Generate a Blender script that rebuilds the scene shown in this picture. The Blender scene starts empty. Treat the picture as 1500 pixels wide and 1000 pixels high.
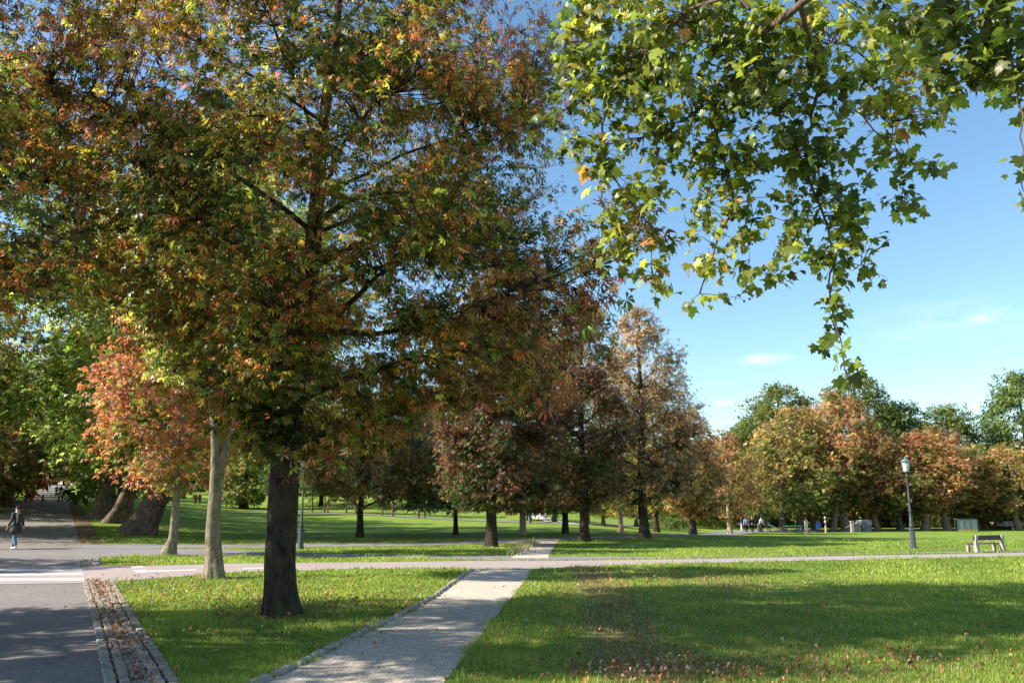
import bpy, bmesh, math, random
import numpy as np
from mathutils import Vector, noise as mn

C = bpy.context.scene.collection
PI = math.pi
# ------------------------------------------------------------------ camera geometry
CAM_H = 1.6
TH = math.radians(11.45)
F = 1210.0

def ss(a, b, t):
    t = np.clip((np.asarray(t, float) - a) / (b - a), 0, 1)
    return t * t * (3 - 2 * t)

def T(x, y):
    """terrain height: flat lawn, rising to the left and ahead, dipping to the right"""
    x = np.asarray(x, float); y = np.asarray(y, float)
    yy = np.maximum(y, 0.0)
    d = np.hypot(x, yy)
    az = np.degrees(np.arctan2(x, np.maximum(yy, 1e-3)))
    az = np.where(yy <= 0, 0, az)
    e = np.maximum(d - 38, 0)
    A = np.where(e < 12, 0.0325 * e * e / 24, 0.0325 * (e - 6))
    A = np.where(d > 420, 0.0325 * 376 + 0.01 * (d - 420), A)
    q = np.maximum(d - 46, 0)
    B = 0.00026 * q * q
    B = np.where(q > 130, 0.00026 * 130 * 130 + 0.05 * (q - 130), B)
    B = np.minimum(B, 12)
    Cc = -0.95 * ss(45, 95, d)
    w1 = ss(-26, -17, az)
    w2 = ss(3, 14, az)
    z = A * (1 - w1) + B * w1 * (1 - w2) + Cc * w2
    return z * ss(0, 12, y)

def ray(px, py):
    x = (px - 750) / F; v = (500 - py) / F
    return (x, math.cos(TH) - v * math.sin(TH), math.sin(TH) + v * math.cos(TH))

def G(px, py, z=None):
    """ground point seen at a pixel of the 1500x1000 photograph"""
    r = ray(px, py)
    if z is not None:
        t = (z - CAM_H) / r[2]; return (r[0] * t, r[1] * t)
    t = 3.0; dt = 0.25
    while t < 600:
        x, y, h = r[0] * t, r[1] * t, CAM_H + r[2] * t
        if h <= float(T(x, y)): break
        t += dt
    return (r[0] * t, r[1] * t)

def P3(px, py, Y):
    r = ray(px, py); t = Y / r[1]
    return np.array([r[0] * t, Y, CAM_H + r[2] * t])

# ------------------------------------------------------------------ mesh helpers
def mesh_np(name, V, Fc, col=None, smooth=False):
    V = np.asarray(V, np.float32); Fc = np.asarray(Fc, np.int32)
    k = Fc.shape[1]
    me = bpy.data.meshes.new(name)
    me.vertices.add(len(V)); me.vertices.foreach_set('co', V.ravel())
    me.loops.add(Fc.size); me.loops.foreach_set('vertex_index', Fc.ravel())
    me.polygons.add(len(Fc))
    me.polygons.foreach_set('loop_start', np.arange(0, Fc.size, k, dtype=np.int32))
    if smooth: me.polygons.foreach_set('use_smooth', np.ones(len(Fc), bool))
    if col is not None:
        a = me.color_attributes.new('Col', 'FLOAT_COLOR', 'POINT')
        c = np.ones((len(V), 4), np.float32); c[:, :3] = col
        a.data.foreach_set('color', c.ravel())
    me.update(calc_edges=True)
    return me

def link(name, me, mat=None, parent=None, loc=None, rot=None, **props):
    o = bpy.data.objects.new(name, me); C.objects.link(o)
    if mat is not None and me is not None: me.materials.append(mat)
    if parent is not None: o.parent = parent
    if loc is not None: o.location = loc
    if rot is not None: o.rotation_euler = rot
    for k, v in props.items(): o[k] = v
    return o

def thing(name, label, cat, loc=(0, 0, 0), rz=0.0, group=None):
    o = bpy.data.objects.new(name, None); C.objects.link(o)
    o.empty_display_size = 0.2
    o.location = loc; o.rotation_euler = (0, 0, rz)
    o['label'] = label; o['category'] = cat
    if group: o['group'] = group
    return o

class MB:
    """collects simple solids into one mesh"""
    def __init__(s): s.v = []; s.f = []
    def add(s, v, f):
        n = len(s.v); s.v += [tuple(map(float, p)) for p in v]; s.f += [tuple(i + n for i in q) for q in f]; return s
    def box(s, cx, cy, cz, sx, sy, sz, rz=0, taper=1.0, bev=0.0, tilt=0.0):
        p = []
        if bev > 0:
            zs = [(-sz/2, 1 - 2*bev/min(sx, sy)), (-sz/2 + bev, 1), (sz/2 - bev, taper), (sz/2, taper - 2*bev/min(sx, sy))]
        else: zs = [(-sz/2, 1), (sz/2, taper)]
        c, si = math.cos(rz), math.sin(rz)
        for z, k in zs:
            for a, b in ((-1,-1),(1,-1),(1,1),(-1,1)):
                x = a*sx/2*k; y = b*sy/2*k
                p.append((cx + x*c - y*si + tilt*z, cy + x*si + y*c, cz + z))
        n = len(zs); f = [(3,2,1,0), tuple(4*(n-1)+i for i in range(4))]
        for r in range(n-1):
            for i in range(4):
                j = (i+1) % 4; f.append((4*r+i, 4*r+j, 4*r+4+j, 4*r+4+i))
        return s.add(p, f)
    def lathe(s, cx, cy, prof, n=16):
        p = []; f = []
        for r, z in prof:
            for i in range(n):
                a = 2*PI*i/n; p.append((cx + r*math.cos(a), cy + r*math.sin(a), z))
        for k in range(len(prof)-1):
            for i in range(n):
                j = (i+1) % n; f.append((k*n+i, k*n+j, (k+1)*n+j, (k+1)*n+i))
        f.append(tuple(reversed(range(n)))); f.append(tuple((len(prof)-1)*n+i for i in range(n)))
        return s.add(p, f)
    def tube(s, pts, rad, n=6, wob=None, cap=True):
        v, f = tube_arrays(pts, rad, n, wob, cap); return s.add(v, f)
    def mesh(s, name, smooth=False):
        me = bpy.data.meshes.new(name); me.from_pydata(s.v, [], s.f); me.update()
        if smooth:
            for p in me.polygons: p.use_smooth = True
        return me
    def build(s, name, mat, parent=None, smooth=False, **kw):
        return link(name, s.mesh(name, smooth), mat, parent, **kw)

def tube_arrays(pts, rad, n=6, wob=None, cap=True):
    pts = [Vector(p) for p in pts]; v = []; f = []
    prev = None
    for k, p in enumerate(pts):
        t = (pts[min(k+1, len(pts)-1)] - pts[max(k-1, 0)]).normalized()
        if prev is None:
            u = t.cross(Vector((0, 1, 0.01)));
            if u.length < 0.05: u = t.cross(Vector((1, 0, 0)))
        else: u = prev - t * prev.dot(t)
        u.normalize(); w = t.cross(u); prev = u
        for i in range(n):
            a = 2*PI*i/n
            r = rad[k] * (wob(i, n, k, p) if wob else 1)
            v.append(p + (u*math.cos(a) + w*math.sin(a)) * r)
    for k in range(len(pts)-1):
        for i in range(n):
            j = (i+1) % n; f.append((k*n+i, k*n+j, (k+1)*n+j, (k+1)*n+i))
    if cap and n > 3: f.append(tuple((len(pts)-1)*n+i for i in range(n)))
    return v, f

# ------------------------------------------------------------------ materials
def new_mat(name):
    m = bpy.data.materials.new(name); m.use_nodes = True
    nt = m.node_tree; nt.nodes.clear()
    out = nt.nodes.new('ShaderNodeOutputMaterial')
    return m, nt, out
def N(nt, t, **kw):
    n = nt.nodes.new('ShaderNode' + t)
    for k, v in kw.items():
        if k in n.inputs: n.inputs[k].default_value = v
        else: setattr(n, k, v)
    return n
def noise_node(nt, vec, scale, detail=4, rough=0.55):
    n = N(nt, 'TexNoise'); n.inputs['Scale'].default_value = scale
    n.inputs['Detail'].default_value = detail; n.inputs['Roughness'].default_value = rough
    nt.links.new(vec, n.inputs['Vector']); return n.outputs['Fac']
def ramp(nt, fac, stops):
    r = N(nt, 'ValToRGB'); e = r.color_ramp.elements
    while len(e) < len(stops): e.new(0.5)
    for i, (p, c) in enumerate(stops):
        e[i].position = p; e[i].color = (*c, 1) if len(c) == 3 else c
    nt.links.new(fac, r.inputs['Fac']); return r.outputs['Color']
def mix(nt, fac, a, b, mode='MIX'):
    m = N(nt, 'Mix', data_type='RGBA', blend_type=mode)
    for s, val in ((m.inputs['Factor'], fac), (m.inputs['A'], a), (m.inputs['B'], b)):
        pass
    sock = {'Factor': m.inputs[0], 'A': m.inputs[6], 'B': m.inputs[7]}
    for k, val in (('Factor', fac), ('A', a), ('B', b)):
        if hasattr(val, 'is_output'): nt.links.new(val, sock[k])
        elif k == 'Factor': sock[k].default_value = val
        else: sock[k].default_value = (*val, 1)
    return m.outputs[2]
def principled(nt, out, col, rough=0.8, spec=0.3, bump=None, bstr=0.3, bdist=0.02, metal=0.0):
    p = N(nt, 'BsdfPrincipled')
    if hasattr(col, 'is_output'): nt.links.new(col, p.inputs['Base Color'])
    else: p.inputs['Base Color'].default_value = (*col, 1)
    p.inputs['Roughness'].default_value = rough
    p.inputs['Specular IOR Level'].default_value = spec
    p.inputs['Metallic'].default_value = metal
    if bump is not None:
        b = N(nt, 'Bump'); b.inputs['Strength'].default_value = bstr; b.inputs['Distance'].default_value = bdist
        nt.links.new(bump, b.inputs['Height']); nt.links.new(b.outputs[0], p.inputs['Normal'])
    if out is not None: nt.links.new(p.outputs[0], out.inputs['Surface'])
    return p
def pos(nt):
    return N(nt, 'NewGeometry').outputs['Position']
def objco(nt):
    return N(nt, 'TexCoord').outputs['Object']

def simple_mat(name, c1, c2=None, scale=6, rough=0.7, spec=0.3, bstr=0.2, metal=0.0, bdist=0.01):
    m, nt, out = new_mat(name); v = objco(nt)
    c2 = c2 or tuple(x*0.7 for x in c1)
    f = noise_node(nt, v, scale, 6)
    col = ramp(nt, f, [(0.3, c2), (0.7, c1)])
    principled(nt, out, col, rough, spec, noise_node(nt, v, scale*4, 4), bstr, bdist, metal)
    return m

def leaf_mat(name, transl=0.42, gain=1.7, rough=0.48, spec=0.45, var=0.0):
    m, nt, out = new_mat(name)
    a = N(nt, 'Attribute', attribute_name='Col').outputs['Color']
    if var > 0:
        oi = N(nt, 'ObjectInfo')
        h = N(nt, 'HueSaturation')
        mr = N(nt, 'MapRange'); mr.inputs['To Min'].default_value = 0.5 - 0.022*var; mr.inputs['To Max'].default_value = 0.5 + 0.022*var
        nt.links.new(oi.outputs['Random'], mr.inputs['Value']); nt.links.new(mr.outputs[0], h.inputs['Hue'])
        nt.links.new(a, h.inputs['Color']); a = h.outputs['Color']
    p = principled(nt, None, a, rough, spec)
    g = mix(nt, 1.0, a, (gain, gain*1.02, gain*0.75), 'MULTIPLY')
    t = N(nt, 'BsdfTranslucent'); nt.links.new(g, t.inputs['Color'])
    ms = N(nt, 'MixShader'); ms.inputs[0].default_value = transl
    nt.links.new(p.outputs[0], ms.inputs[1]); nt.links.new(t.outputs[0], ms.inputs[2])
    nt.links.new(ms.outputs[0], out.inputs['Surface'])
    return m

def bark_mat(name, light, dark, vscale=9, lichen=None, streak=5.0, bstr=0.8):
    m, nt, out = new_mat(name); v = objco(nt)
    mp = N(nt, 'Mapping'); mp.inputs['Scale'].default_value = (1, 1, 1.0/streak); nt.links.new(v, mp.inputs['Vector'])
    n1 = noise_node(nt, mp.outputs[0], vscale*2.2, 8, 0.65)
    n2 = noise_node(nt, v, vscale*0.35, 3)
    col = ramp(nt, n1, [(0.32, dark), (0.66, light)])
    if lichen:
        fac = ramp(nt, n2, [(0.5, (0, 0, 0)), (0.68, (0.75, 0.75, 0.75))])
        col = mix(nt, fac, col, lichen)
    principled(nt, out, col, 0.9, 0.15, n1, bstr, 0.03)
    return m

M = {}
M['leaf'] = leaf_mat('leaf', transl=.45, gain=2.0, rough=.42)
M['leaf_plane'] = leaf_mat('leaf_plane', transl=.45, gain=2.1, rough=.42)
M['leaf_far'] = leaf_mat('leaf_far', transl=0.38, gain=1.7, rough=0.6, spec=0.3, var=1.0)
M['leaf_dry'] = leaf_mat('leaf_dry', transl=0.15, gain=1.3, rough=0.55, spec=0.4)
M['grass_blade'] = leaf_mat('grass_blade', transl=0.42, gain=1.7, rough=0.5, spec=0.35)
M['bark_dark'] = bark_mat('bark_dark', (0.075, 0.055, 0.042), (0.008, 0.006, 0.005), 6, (0.055, 0.062, 0.026), 2.6, 1.0)
M['bark_pale'] = bark_mat('bark_pale', (0.30, 0.25, 0.19), (0.085, 0.066, 0.045), 4.5, (0.15, 0.175, 0.075), 1.8, 1.0)
M['bark_plane'] = bark_mat('bark_plane', (0.19, 0.135, 0.10), (0.035, 0.026, 0.02), 2.6, None, 1.6, 1.0)
M['bark_far'] = bark_mat('bark_far', (0.16, 0.125, 0.10), (0.07, 0.05, 0.04), 5, None, 3.0)
M['bark_tan'] = bark_mat('bark_tan', (0.40, 0.30, 0.23), (0.20, 0.14, 0.10), 5, None, 3.0)
M['iron'] = simple_mat('iron', (0.07, 0.078, 0.10), (0.045, 0.05, 0.065), 20, 0.5, 0.5, 0.1)
M['cap_green'] = simple_mat('cap_green', (0.10, 0.17, 0.17), (0.07, 0.12, 0.13), 20, 0.5, 0.5, 0.1)
M['frost'] = simple_mat('frost', (0.50, 0.52, 0.52), (0.38, 0.40, 0.41), 8, 0.35, 0.5, 0.02)
M['concrete'] = simple_mat('concrete', (0.40, 0.34, 0.30), (0.26, 0.22, 0.19), 25, 0.9, 0.2, 0.3)
M['board'] = simple_mat('board', (0.10, 0.065, 0.05), (0.05, 0.032, 0.026), 14, 0.6, 0.3, 0.2)
M['white_paint'] = simple_mat('white_paint', (0.76, 0.73, 0.69), (0.55, 0.51, 0.48), 5, 0.7, 0.2, 0.1)
M['stone'] = simple_mat('stone', (0.36, 0.32, 0.27), (0.15, 0.135, 0.115), 9, 0.85, 0.3, 0.5)
M['kerb'] = simple_mat('kerb', (0.40, 0.37, 0.33), (0.20, 0.18, 0.16), 7, 0.9, 0.2, 0.5)
M['wall_grey'] = simple_mat('wall_grey', (0.13, 0.14, 0.18), (0.08, 0.085, 0.11), 3, 0.8, 0.3, 0.2)
M['glass'] = simple_mat('glass', (0.26, 0.30, 0.33), (0.10, 0.13, 0.14), 2, 0.15, 0.6, 0.0)
M['teal'] = simple_mat('teal', (0.07, 0.15, 0.14), (0.05, 0.11, 0.105), 8, 0.5, 0.4, 0.05)
M['yellow'] = simple_mat('yellow', (0.60, 0.46, 0.08), (0.45, 0.33, 0.06), 8, 0.5, 0.4, 0.05)
M['green_paint'] = simple_mat('green_paint', (0.06, 0.32, 0.12), (0.04, 0.22, 0.08), 8, 0.5, 0.4, 0.05)
M['skin'] = simple_mat('skin', (0.55, 0.34, 0.25), (0.48, 0.28, 0.20), 8, 0.5, 0.4, 0.02)
for nme, c in dict(black_cloth=(0.018, 0.018, 0.02), olive_cloth=(0.045, 0.045, 0.035), jeans=(0.10, 0.20, 0.36), hair=(0.02, 0.014, 0.01),
                   pale_cloth=(0.62, 0.64, 0.70), blue_cloth=(0.32, 0.45, 0.68), navy_cloth=(0.03, 0.045, 0.10), shoe=(0.66, 0.68, 0.70),
                   red_cloth=(0.35, 0.04, 0.04), car_white=(0.65, 0.68, 0.72), car_blue=(0.22, 0.30, 0.48), rubber=(0.02, 0.02, 0.02),
                   dark_glass=(0.03, 0.04, 0.05), bag=(0.05, 0.04, 0.035), blue_sign=(0.05, 0.12, 0.5)).items():
    M[nme] = simple_mat(nme, c, tuple(x*0.75 for x in c), 12, 0.35 if 'car' in nme or 'glass' in nme else 0.85, 0.4, 0.1)

def ground_mat():
    m, nt, out = new_mat('grass_ground'); v = pos(nt)
    f1 = noise_node(nt, v, 0.35, 3); f2 = noise_node(nt, v, 7, 6, 0.7); f3 = noise_node(nt, v, 45, 4, 0.7)
    c = ramp(nt, f1, [(0.35, (0.165, 0.25, 0.034)), (0.65, (0.24, 0.335, 0.048))])
    c = mix(nt, ramp(nt, f2, [(0.35, (0, 0, 0)), (0.75, (0.6, 0.6, 0.6))]), c, (0.20, 0.26, 0.055))
    c = mix(nt, ramp(nt, f3, [(0.35, (0.5, 0.5, 0.5)), (0.55, (0, 0, 0))]), c, (0.05, 0.085, 0.015))
    # worn earth on the lawn, read from the sheet's own attribute
    a = N(nt, 'Attribute', attribute_name='Col').outputs['Color']
    sp = N(nt, 'SeparateColor'); nt.links.new(a, sp.inputs[0])
    mm = N(nt, 'Math', operation='MULTIPLY_ADD'); nt.links.new(f2, mm.inputs[0]); mm.inputs[1].default_value = 1.4
    mm.inputs[2].default_value = -1.0
    ad = N(nt, 'Math', operation='ADD', use_clamp=True); nt.links.new(mm.outputs[0], ad.inputs[0]); nt.links.new(sp.outputs[0], ad.inputs[1])
    mu = N(nt, 'Math', operation='MULTIPLY', use_clamp=True); nt.links.new(ad.outputs[0], mu.inputs[0]); nt.links.new(sp.outputs[0], mu.inputs[1])
    earth = ramp(nt, f3, [(0.3, (0.17, 0.10, 0.045)), (0.7, (0.33, 0.215, 0.11))])
    c = mix(nt, mu.outputs[0], c, earth)
    principled(nt, out, c, 0.9, 0.1, f3, 0.9, 0.06)
    return m
M['ground'] = ground_mat()

def paving(name, light, dark, grain, patch=0.5, spots=None, crack=None, rough=0.9, bstr=0.35, pebble=None):
    m, nt, out = new_mat(name); v = pos(nt)
    f1 = noise_node(nt, v, patch, 4); f2 = noise_node(nt, v, grain, 6, 0.75)
    c = ramp(nt, f1, [(0.3, dark), (0.7, light)])
    c = mix(nt, ramp(nt, f2, [(0.35, (0.55,)*3), (0.6, (0, 0, 0))]), c, tuple(x*0.5 for x in dark))
    c = mix(nt, ramp(nt, f2, [(0.55, (0, 0, 0)), (0.75, (0.4,)*3)]), c, tuple(min(1, x*1.5) for x in light))
    f5 = noise_node(nt, v, 9, 8, 0.8)
    c = mix(nt, ramp(nt, f5, [(0.38, (0.35,)*3), (0.62, (0, 0, 0))]), c, tuple(x*0.6 for x in dark))
    if crack:
        vo = N(nt, 'TexVoronoi', feature='DISTANCE_TO_EDGE'); vo.inputs['Scale'].default_value = crack
        nv = N(nt, 'VectorMath', operation='ADD'); nn = N(nt, 'TexNoise'); nn.inputs['Scale'].default_value = 1.5
        nt.links.new(v, nn.inputs['Vector']); nt.links.new(v, nv.inputs[0]); nt.links.new(nn.outputs['Color'], nv.inputs[1])
        nt.links.new(nv.outputs[0], vo.inputs['Vector'])
        c = mix(nt, ramp(nt, vo.outputs['Distance'], [(0.0, (0.5,)*3), (0.007, (0, 0, 0))]), c, tuple(x*0.3 for x in dark))
    if pebble:
        pv = N(nt, 'TexVoronoi'); pv.inputs['Scale'].default_value = pebble; nt.links.new(v, pv.inputs['Vector'])
        sp = N(nt, 'SeparateColor'); nt.links.new(pv.outputs['Color'], sp.inputs[0])
        c = mix(nt, 1.0, c, ramp(nt, sp.outputs[0], [(0.0, (0.5,)*3), (0.25, (.95,)*3), (0.8, (1.0,)*3), (1.0, (1.45,)*3)]), 'MULTIPLY')
    if spots:
        f3 = noise_node(nt, v, 3.5, 5, 0.65)
        c = mix(nt, ramp(nt, f3, [(0.58, (0, 0, 0)), (0.72, (0.8,)*3)]), c, spots)
    principled(nt, out, c, rough, 0.25, f2, bstr, 0.01)
    return m
M['asphalt'] = paving('asphalt', (0.27, 0.24, 0.23), (0.20, 0.178, 0.17), 120, 0.4, (0.17, 0.15, 0.145), 0.35, .9, .35, 60)
M['bike'] = paving('bike_asphalt', (0.42, 0.345, 0.32), (0.34, 0.28, 0.26), 100, 0.5)
M['gravel'] = paving('gravel', (0.66, 0.56, 0.455), (0.50, 0.42, 0.335), 34, 0.8, (0.36, 0.29, 0.20), None, 0.95, 0.8, 42)
M['path'] = paving('path_asphalt', (0.26, 0.24, 0.24), (0.20, 0.185, 0.185), 60, 0.4)
M['avenue'] = paving('avenue_gravel', (0.27, 0.24, 0.215), (0.20, 0.175, 0.155), 50, 0.5, (0.13, 0.075, 0.04))
M['white_path'] = paving('white_path', (0.62, 0.58, 0.52), (0.5, 0.46, 0.4), 30)
M['channel'] = paving('channel_earth', (0.17, 0.13, 0.08), (0.08, 0.06, 0.035), 60, 3, (0.10, 0.14, 0.03))
M['litter_ground'] = paving('litter_ground', (0.16, 0.10, 0.05), (0.10, 0.07, 0.035), 12, 2, (0.07, 0.09, 0.02))

# ------------------------------------------------------------------ ground sheet
EARTH = [G(860,835), G(880,860), G(900,890), G(910,930), G(925,965), G(950,985)]
def seg_dist(x, y, pl):
    x = np.asarray(x, float); y = np.asarray(y, float)
    best = np.full(x.shape, 1e9)
    for (ax, ay), (bx, by) in zip(pl[:-1], pl[1:]):
        dx, dy = bx-ax, by-ay; L = dx*dx+dy*dy
        t = np.clip(((x-ax)*dx + (y-ay)*dy)/L, 0, 1)
        best = np.minimum(best, np.hypot(x-ax-t*dx, y-ay-t*dy))
    return best
EARTH2 = [G(930, 840), G(1040, 850), G(1090, 858)]
LOG = []
def earth_amount(x, y):
    e = 0.95*np.exp(-(seg_dist(x, y, EARTH)/0.55)**2) + 0.55*np.exp(-(seg_dist(x, y, EARTH2)/1.1)**2)
    e += 0.35*np.exp(-((np.asarray(x)-2.6)**2/6 + (np.asarray(y)-9.0)**2/2.5))
    e += 0.5*np.exp(-((np.asarray(x)+3.58)**2 + (np.asarray(y)-13.2)**2)/0.7)
    e += 0.42*np.exp(-((np.asarray(x)-2.5)**2/16 + (np.asarray(y)-16)**2/50))
    return np.clip(e, 0, 1)

rad = [0.0]
r_ = 1.5
while r_ < 620:
    rad.append(r_); r_ += max(0.35, r_*0.028)
NA = 240
R_, A_ = np.meshgrid(np.array(rad[1:]), np.linspace(0, 2*PI, NA, endpoint=False), indexing='ij')
gx = (R_*np.sin(A_)).ravel(); gy = (R_*np.cos(A_)).ravel()
gx = np.append(gx, 0); gy = np.append(gy, 0)
gv = np.stack([gx, gy, T(gx, gy)], 1)
gf = []
nr = len(rad)-1
ii = np.arange(nr-1)[:, None]*NA; jj = np.arange(NA)[None, :]; j2 = (jj+1) % NA
quads = np.stack([ii+jj, ii+NA+jj, ii+NA+j2, ii+j2], -1).reshape(-1, 4)
q3 = np.concatenate([quads[:, [0, 2, 1]], quads[:, [0, 3, 2]], np.stack([np.full(NA, len(gx)-1), (np.arange(NA)+1) % NA, np.arange(NA)], 1)])
ea = earth_amount(gx, gy)
link('ground', mesh_np('ground', gv, q3, np.stack([ea]*3, 1), True), M['ground'], kind='structure')

# ------------------------------------------------------------------ paths draped on the ground
def drape(name, pts, mat, off, sub=1.6, **kw):
    bm = bmesh.new()
    vs = [bm.verts.new((x, y, 0)) for x, y in pts]
    bm.faces.new(vs)
    bmesh.ops.triangulate(bm, faces=bm.faces[:])
    for _ in range(6):
        es = [e for e in bm.edges if e.calc_length() > sub and (e.verts[0].co.length < 160)]
        if not es: break
        bmesh.ops.subdivide_edges(bm, edges=es, cuts=1)
        bmesh.ops.triangulate(bm, faces=[f for f in bm.faces if len(f.verts) > 3])
    for v in bm.verts: v.co.z = float(T(v.co.x, v.co.y)) + off + max(0, v.co.length-45)*0.0006
    bmesh.ops.recalc_face_normals(bm, faces=bm.faces[:])
    if sum(f.normal.z for f in bm.faces) < 0:
        bmesh.ops.reverse_faces(bm, faces=bm.faces[:])
    me = bpy.data.meshes.new(name); bm.to_mesh(me); bm.free()
    kw.setdefault('kind', 'structure')
    return link(name, me, mat, **kw)

def strip_pts(line, w):
    L = []; R = []
    for i, (x, y) in enumerate(line):
        a = line[max(i-1, 0)]; b = line[min(i+1, len(line)-1)]
        dx, dy = b[0]-a[0], b[1]-a[1]; l = math.hypot(dx, dy); nx, ny = -dy/l, dx/l
        ww = w[i] if isinstance(w, (list, tuple)) else w
        L.append((x+nx*ww/2, y+ny*ww/2)); R.append((x-nx*ww/2, y-ny*ww/2))
    return L, R
def strip(name, line, w, mat, off, **kw):
    dense = []
    for a, b in zip(line[:-1], line[1:]):
        n = max(1, int(math.dist(a, b)/2.5))
        dense += [(a[0]+(b[0]-a[0])*i/n, a[1]+(b[1]-a[1])*i/n) for i in range(n)]
    dense.append(line[-1])
    L, R = strip_pts(dense, w)
    mid = dense
    v = []
    for tri in zip(L, mid, R):
        for x, y in tri:
            v.append((x, y, float(T(x, y)) + off + max(0, math.hypot(x, y)-45)*0.0006))
    f = []
    for i in range(len(dense)-1):
        a = 3*i
        f += [(a, a+1, a+4, a+3), (a+1, a+2, a+5, a+4)]
    me = bpy.data.meshes.new(name); me.from_pydata(v, [], f); me.update()
    kw.setdefault('kind', 'structure')
    o = link(name, me, mat, **kw)
    return L + R[::-1]

g0 = lambda l: [G(px, py, 0.0) for px, py in l]
AV = math.radians(-28.3)                       # heading of the tree-lined avenue
ud = (math.sin(AV), math.cos(AV)); un = (math.cos(AV), -math.sin(AV))
def road_edge(t): # right edge of road/avenue line, t = distance along
    return (-3.75 + ud[0]*t, 8.23 + ud[1]*t)
e829 = G(122, 829, 0); e798 = G(119, 799.5, 0)
# foreground road: its right edge runs along the cobbled gutter
road = [(0.9, -6), (-2.6, 6.0), G(165, 1000, 0), G(140, 896, 0), G(126, 854, 0), G(122, 829, 0), G(119, 799, 0),
        (e798[0]-9.5, e798[1]-1), (-42, 37), (-42, -6)]
drape('road', road, M['asphalt'], 0.004)
pink_top = [(-10, 830), (122, 829), (250, 828), (330, 825.5), (520, 823.5), (620, 822.5), (712, 821.3), (798, 821.3), (1000, 819), (1250, 814), (1500, 809.5), (1640, 806.5)]
pink_bot = [(1640, 811), (1500, 814.5), (1250, 820), (1000, 825), (880, 829), (778, 833), (690, 833.5), (620, 832), (520, 833.5), (380, 837), (330, 839), (250, 846), (166, 851.5), (126, 854), (-10, 856)]
pink = g0(pink_top) + g0(pink_bot)
drape('cycle_path', pink, M['bike'], 0.010)
lower = g0([(100, 801), (332, 804.5), (430, 810), (600, 813), (752, 813.8), (806, 814.5), (1000, 815.6), (1250, 810.6), (1500, 805.6), (1640, 803)]) + \
        g0([(1640, 804.5), (1500, 807.4), (1250, 812.4), (1000, 817.4), (798, 820.8), (712, 820.4), (600, 816.8), (385, 815.4), (240, 812.8), (150, 816), (121, 822)])
drape('footpath', lower, M['path'], 0.007)
upl = [G(px, py) for px, py in [(60, 799.5), (240, 800.3), (380, 799.6), (520, 798), (600, 797), (700, 794.5), (788, 790.5), (861, 788.6), (930, 786), (1000, 783.5), (1080, 778.6), (1170, 777.2), (1230, 776.5)]]
wd = [3.2, 3.4, 3.3, 3.3, 3.3, 3.2, 3.0, 2.2, 2.0, 2.0, 5, 6, 5]
dl = []; dw = []
for i in range(len(upl)-1):
    for k in range(6):
        t = k/6; dl.append((upl[i][0]*(1-t)+upl[i+1][0]*t, upl[i][1]*(1-t)+upl[i+1][1]*t)); dw.append(wd[i]*(1-t)+wd[i+1]*t)
L_, R2_ = strip_pts(dl, dw)
upper_poly = L_ + R2_[::-1]
v = []; f = []
for i, (a, b) in enumerate(zip(L_, R2_)):
    for x, y in (a, b): v.append((x, y, float(T(x, y))+0.0135+max(0, math.hypot(x, y)-45)*0.0006))
    if i: f.append((2*i-2, 2*i-1, 2*i+1, 2*i))
me = bpy.data.meshes.new('far_footpath'); me.from_pydata(v, [], f); me.update()
link('footpath', me, M['path'], kind='structure')
conn = g0([(748, 818), (755, 812), (775, 800), (787, 790), (822, 788.5), (812, 800), (805, 812), (803, 818)])
drape('gravel_path', conn, M['gravel'], 0.017)
grav_l = [(386, 1000), (452, 970), (524, 932), (576, 908), (636, 876), (684, 840), (698, 834)]
grav_r = [(777, 834), (777, 840), (747, 877), (710, 923), (683, 957), (650, 1000)]
gl = g0(grav_l); gr = g0(grav_r)
ext_l = [(-1.95, 6.0), (-1.2, 0), (-0.8, -6)]
gravel = ext_l[::-1] + gl + gr + [(-1.0+0.75, 6.0), (0.3, 0), (0.8, -6)]
drape('gravel_path', gravel, M['gravel'], 0.004)
# avenue
W_AV = 5.2
a0 = (e798[0]-un[0]*W_AV/2, e798[1]-un[1]*W_AV/2)
a1 = (a0[0]+ud[0]*430, a0[1]+ud[1]*430)
b0 = (a0[0]-ud[0]*2.2, a0[1]-ud[1]*2.2)
av_poly = strip('avenue', [b0, a1], W_AV, M['avenue'], 0.020)
# leaf-covered verge between avenue and grass
vb = (e798[0]+un[0]*0.5, e798[1]+un[1]*0.5)
strip('verge', [vb, (vb[0]+ud[0]*300, vb[1]+ud[1]*300)], 0.9, M['litter_ground'], 0.012)
# crossing path far up the avenue (bright strip at the bollards)
Yb = 118.0
cb = (a0[0]+ud[0]*(Yb-42), a0[1]+ud[1]*(Yb-42))
strip('cross_path', [(cb[0]-un[0]*16, cb[1]-un[1]*16), (cb[0]+un[0]*9, cb[1]+un[1]*9)], 4.0, M['bike'], 0.04)
# white path climbing the far meadow, narrow dark strip across the meadow
wp = [G(px, py) for px, py in [(842, 768), (815, 764.5), (796, 760), (787, 755.5), (790, 751.5), (800, 749), (812, 747)]]
strip('white_path', wp, 1.9, M['white_path'], 0.03)
ml = [G(px, py) for px, py in [(300, 748), (430, 750), (560, 754.5), (700, 762.5), (840, 768), (960, 772)]]
strip('meadow_strip', ml, 2.0, M['asphalt'], 0.02)
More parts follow.
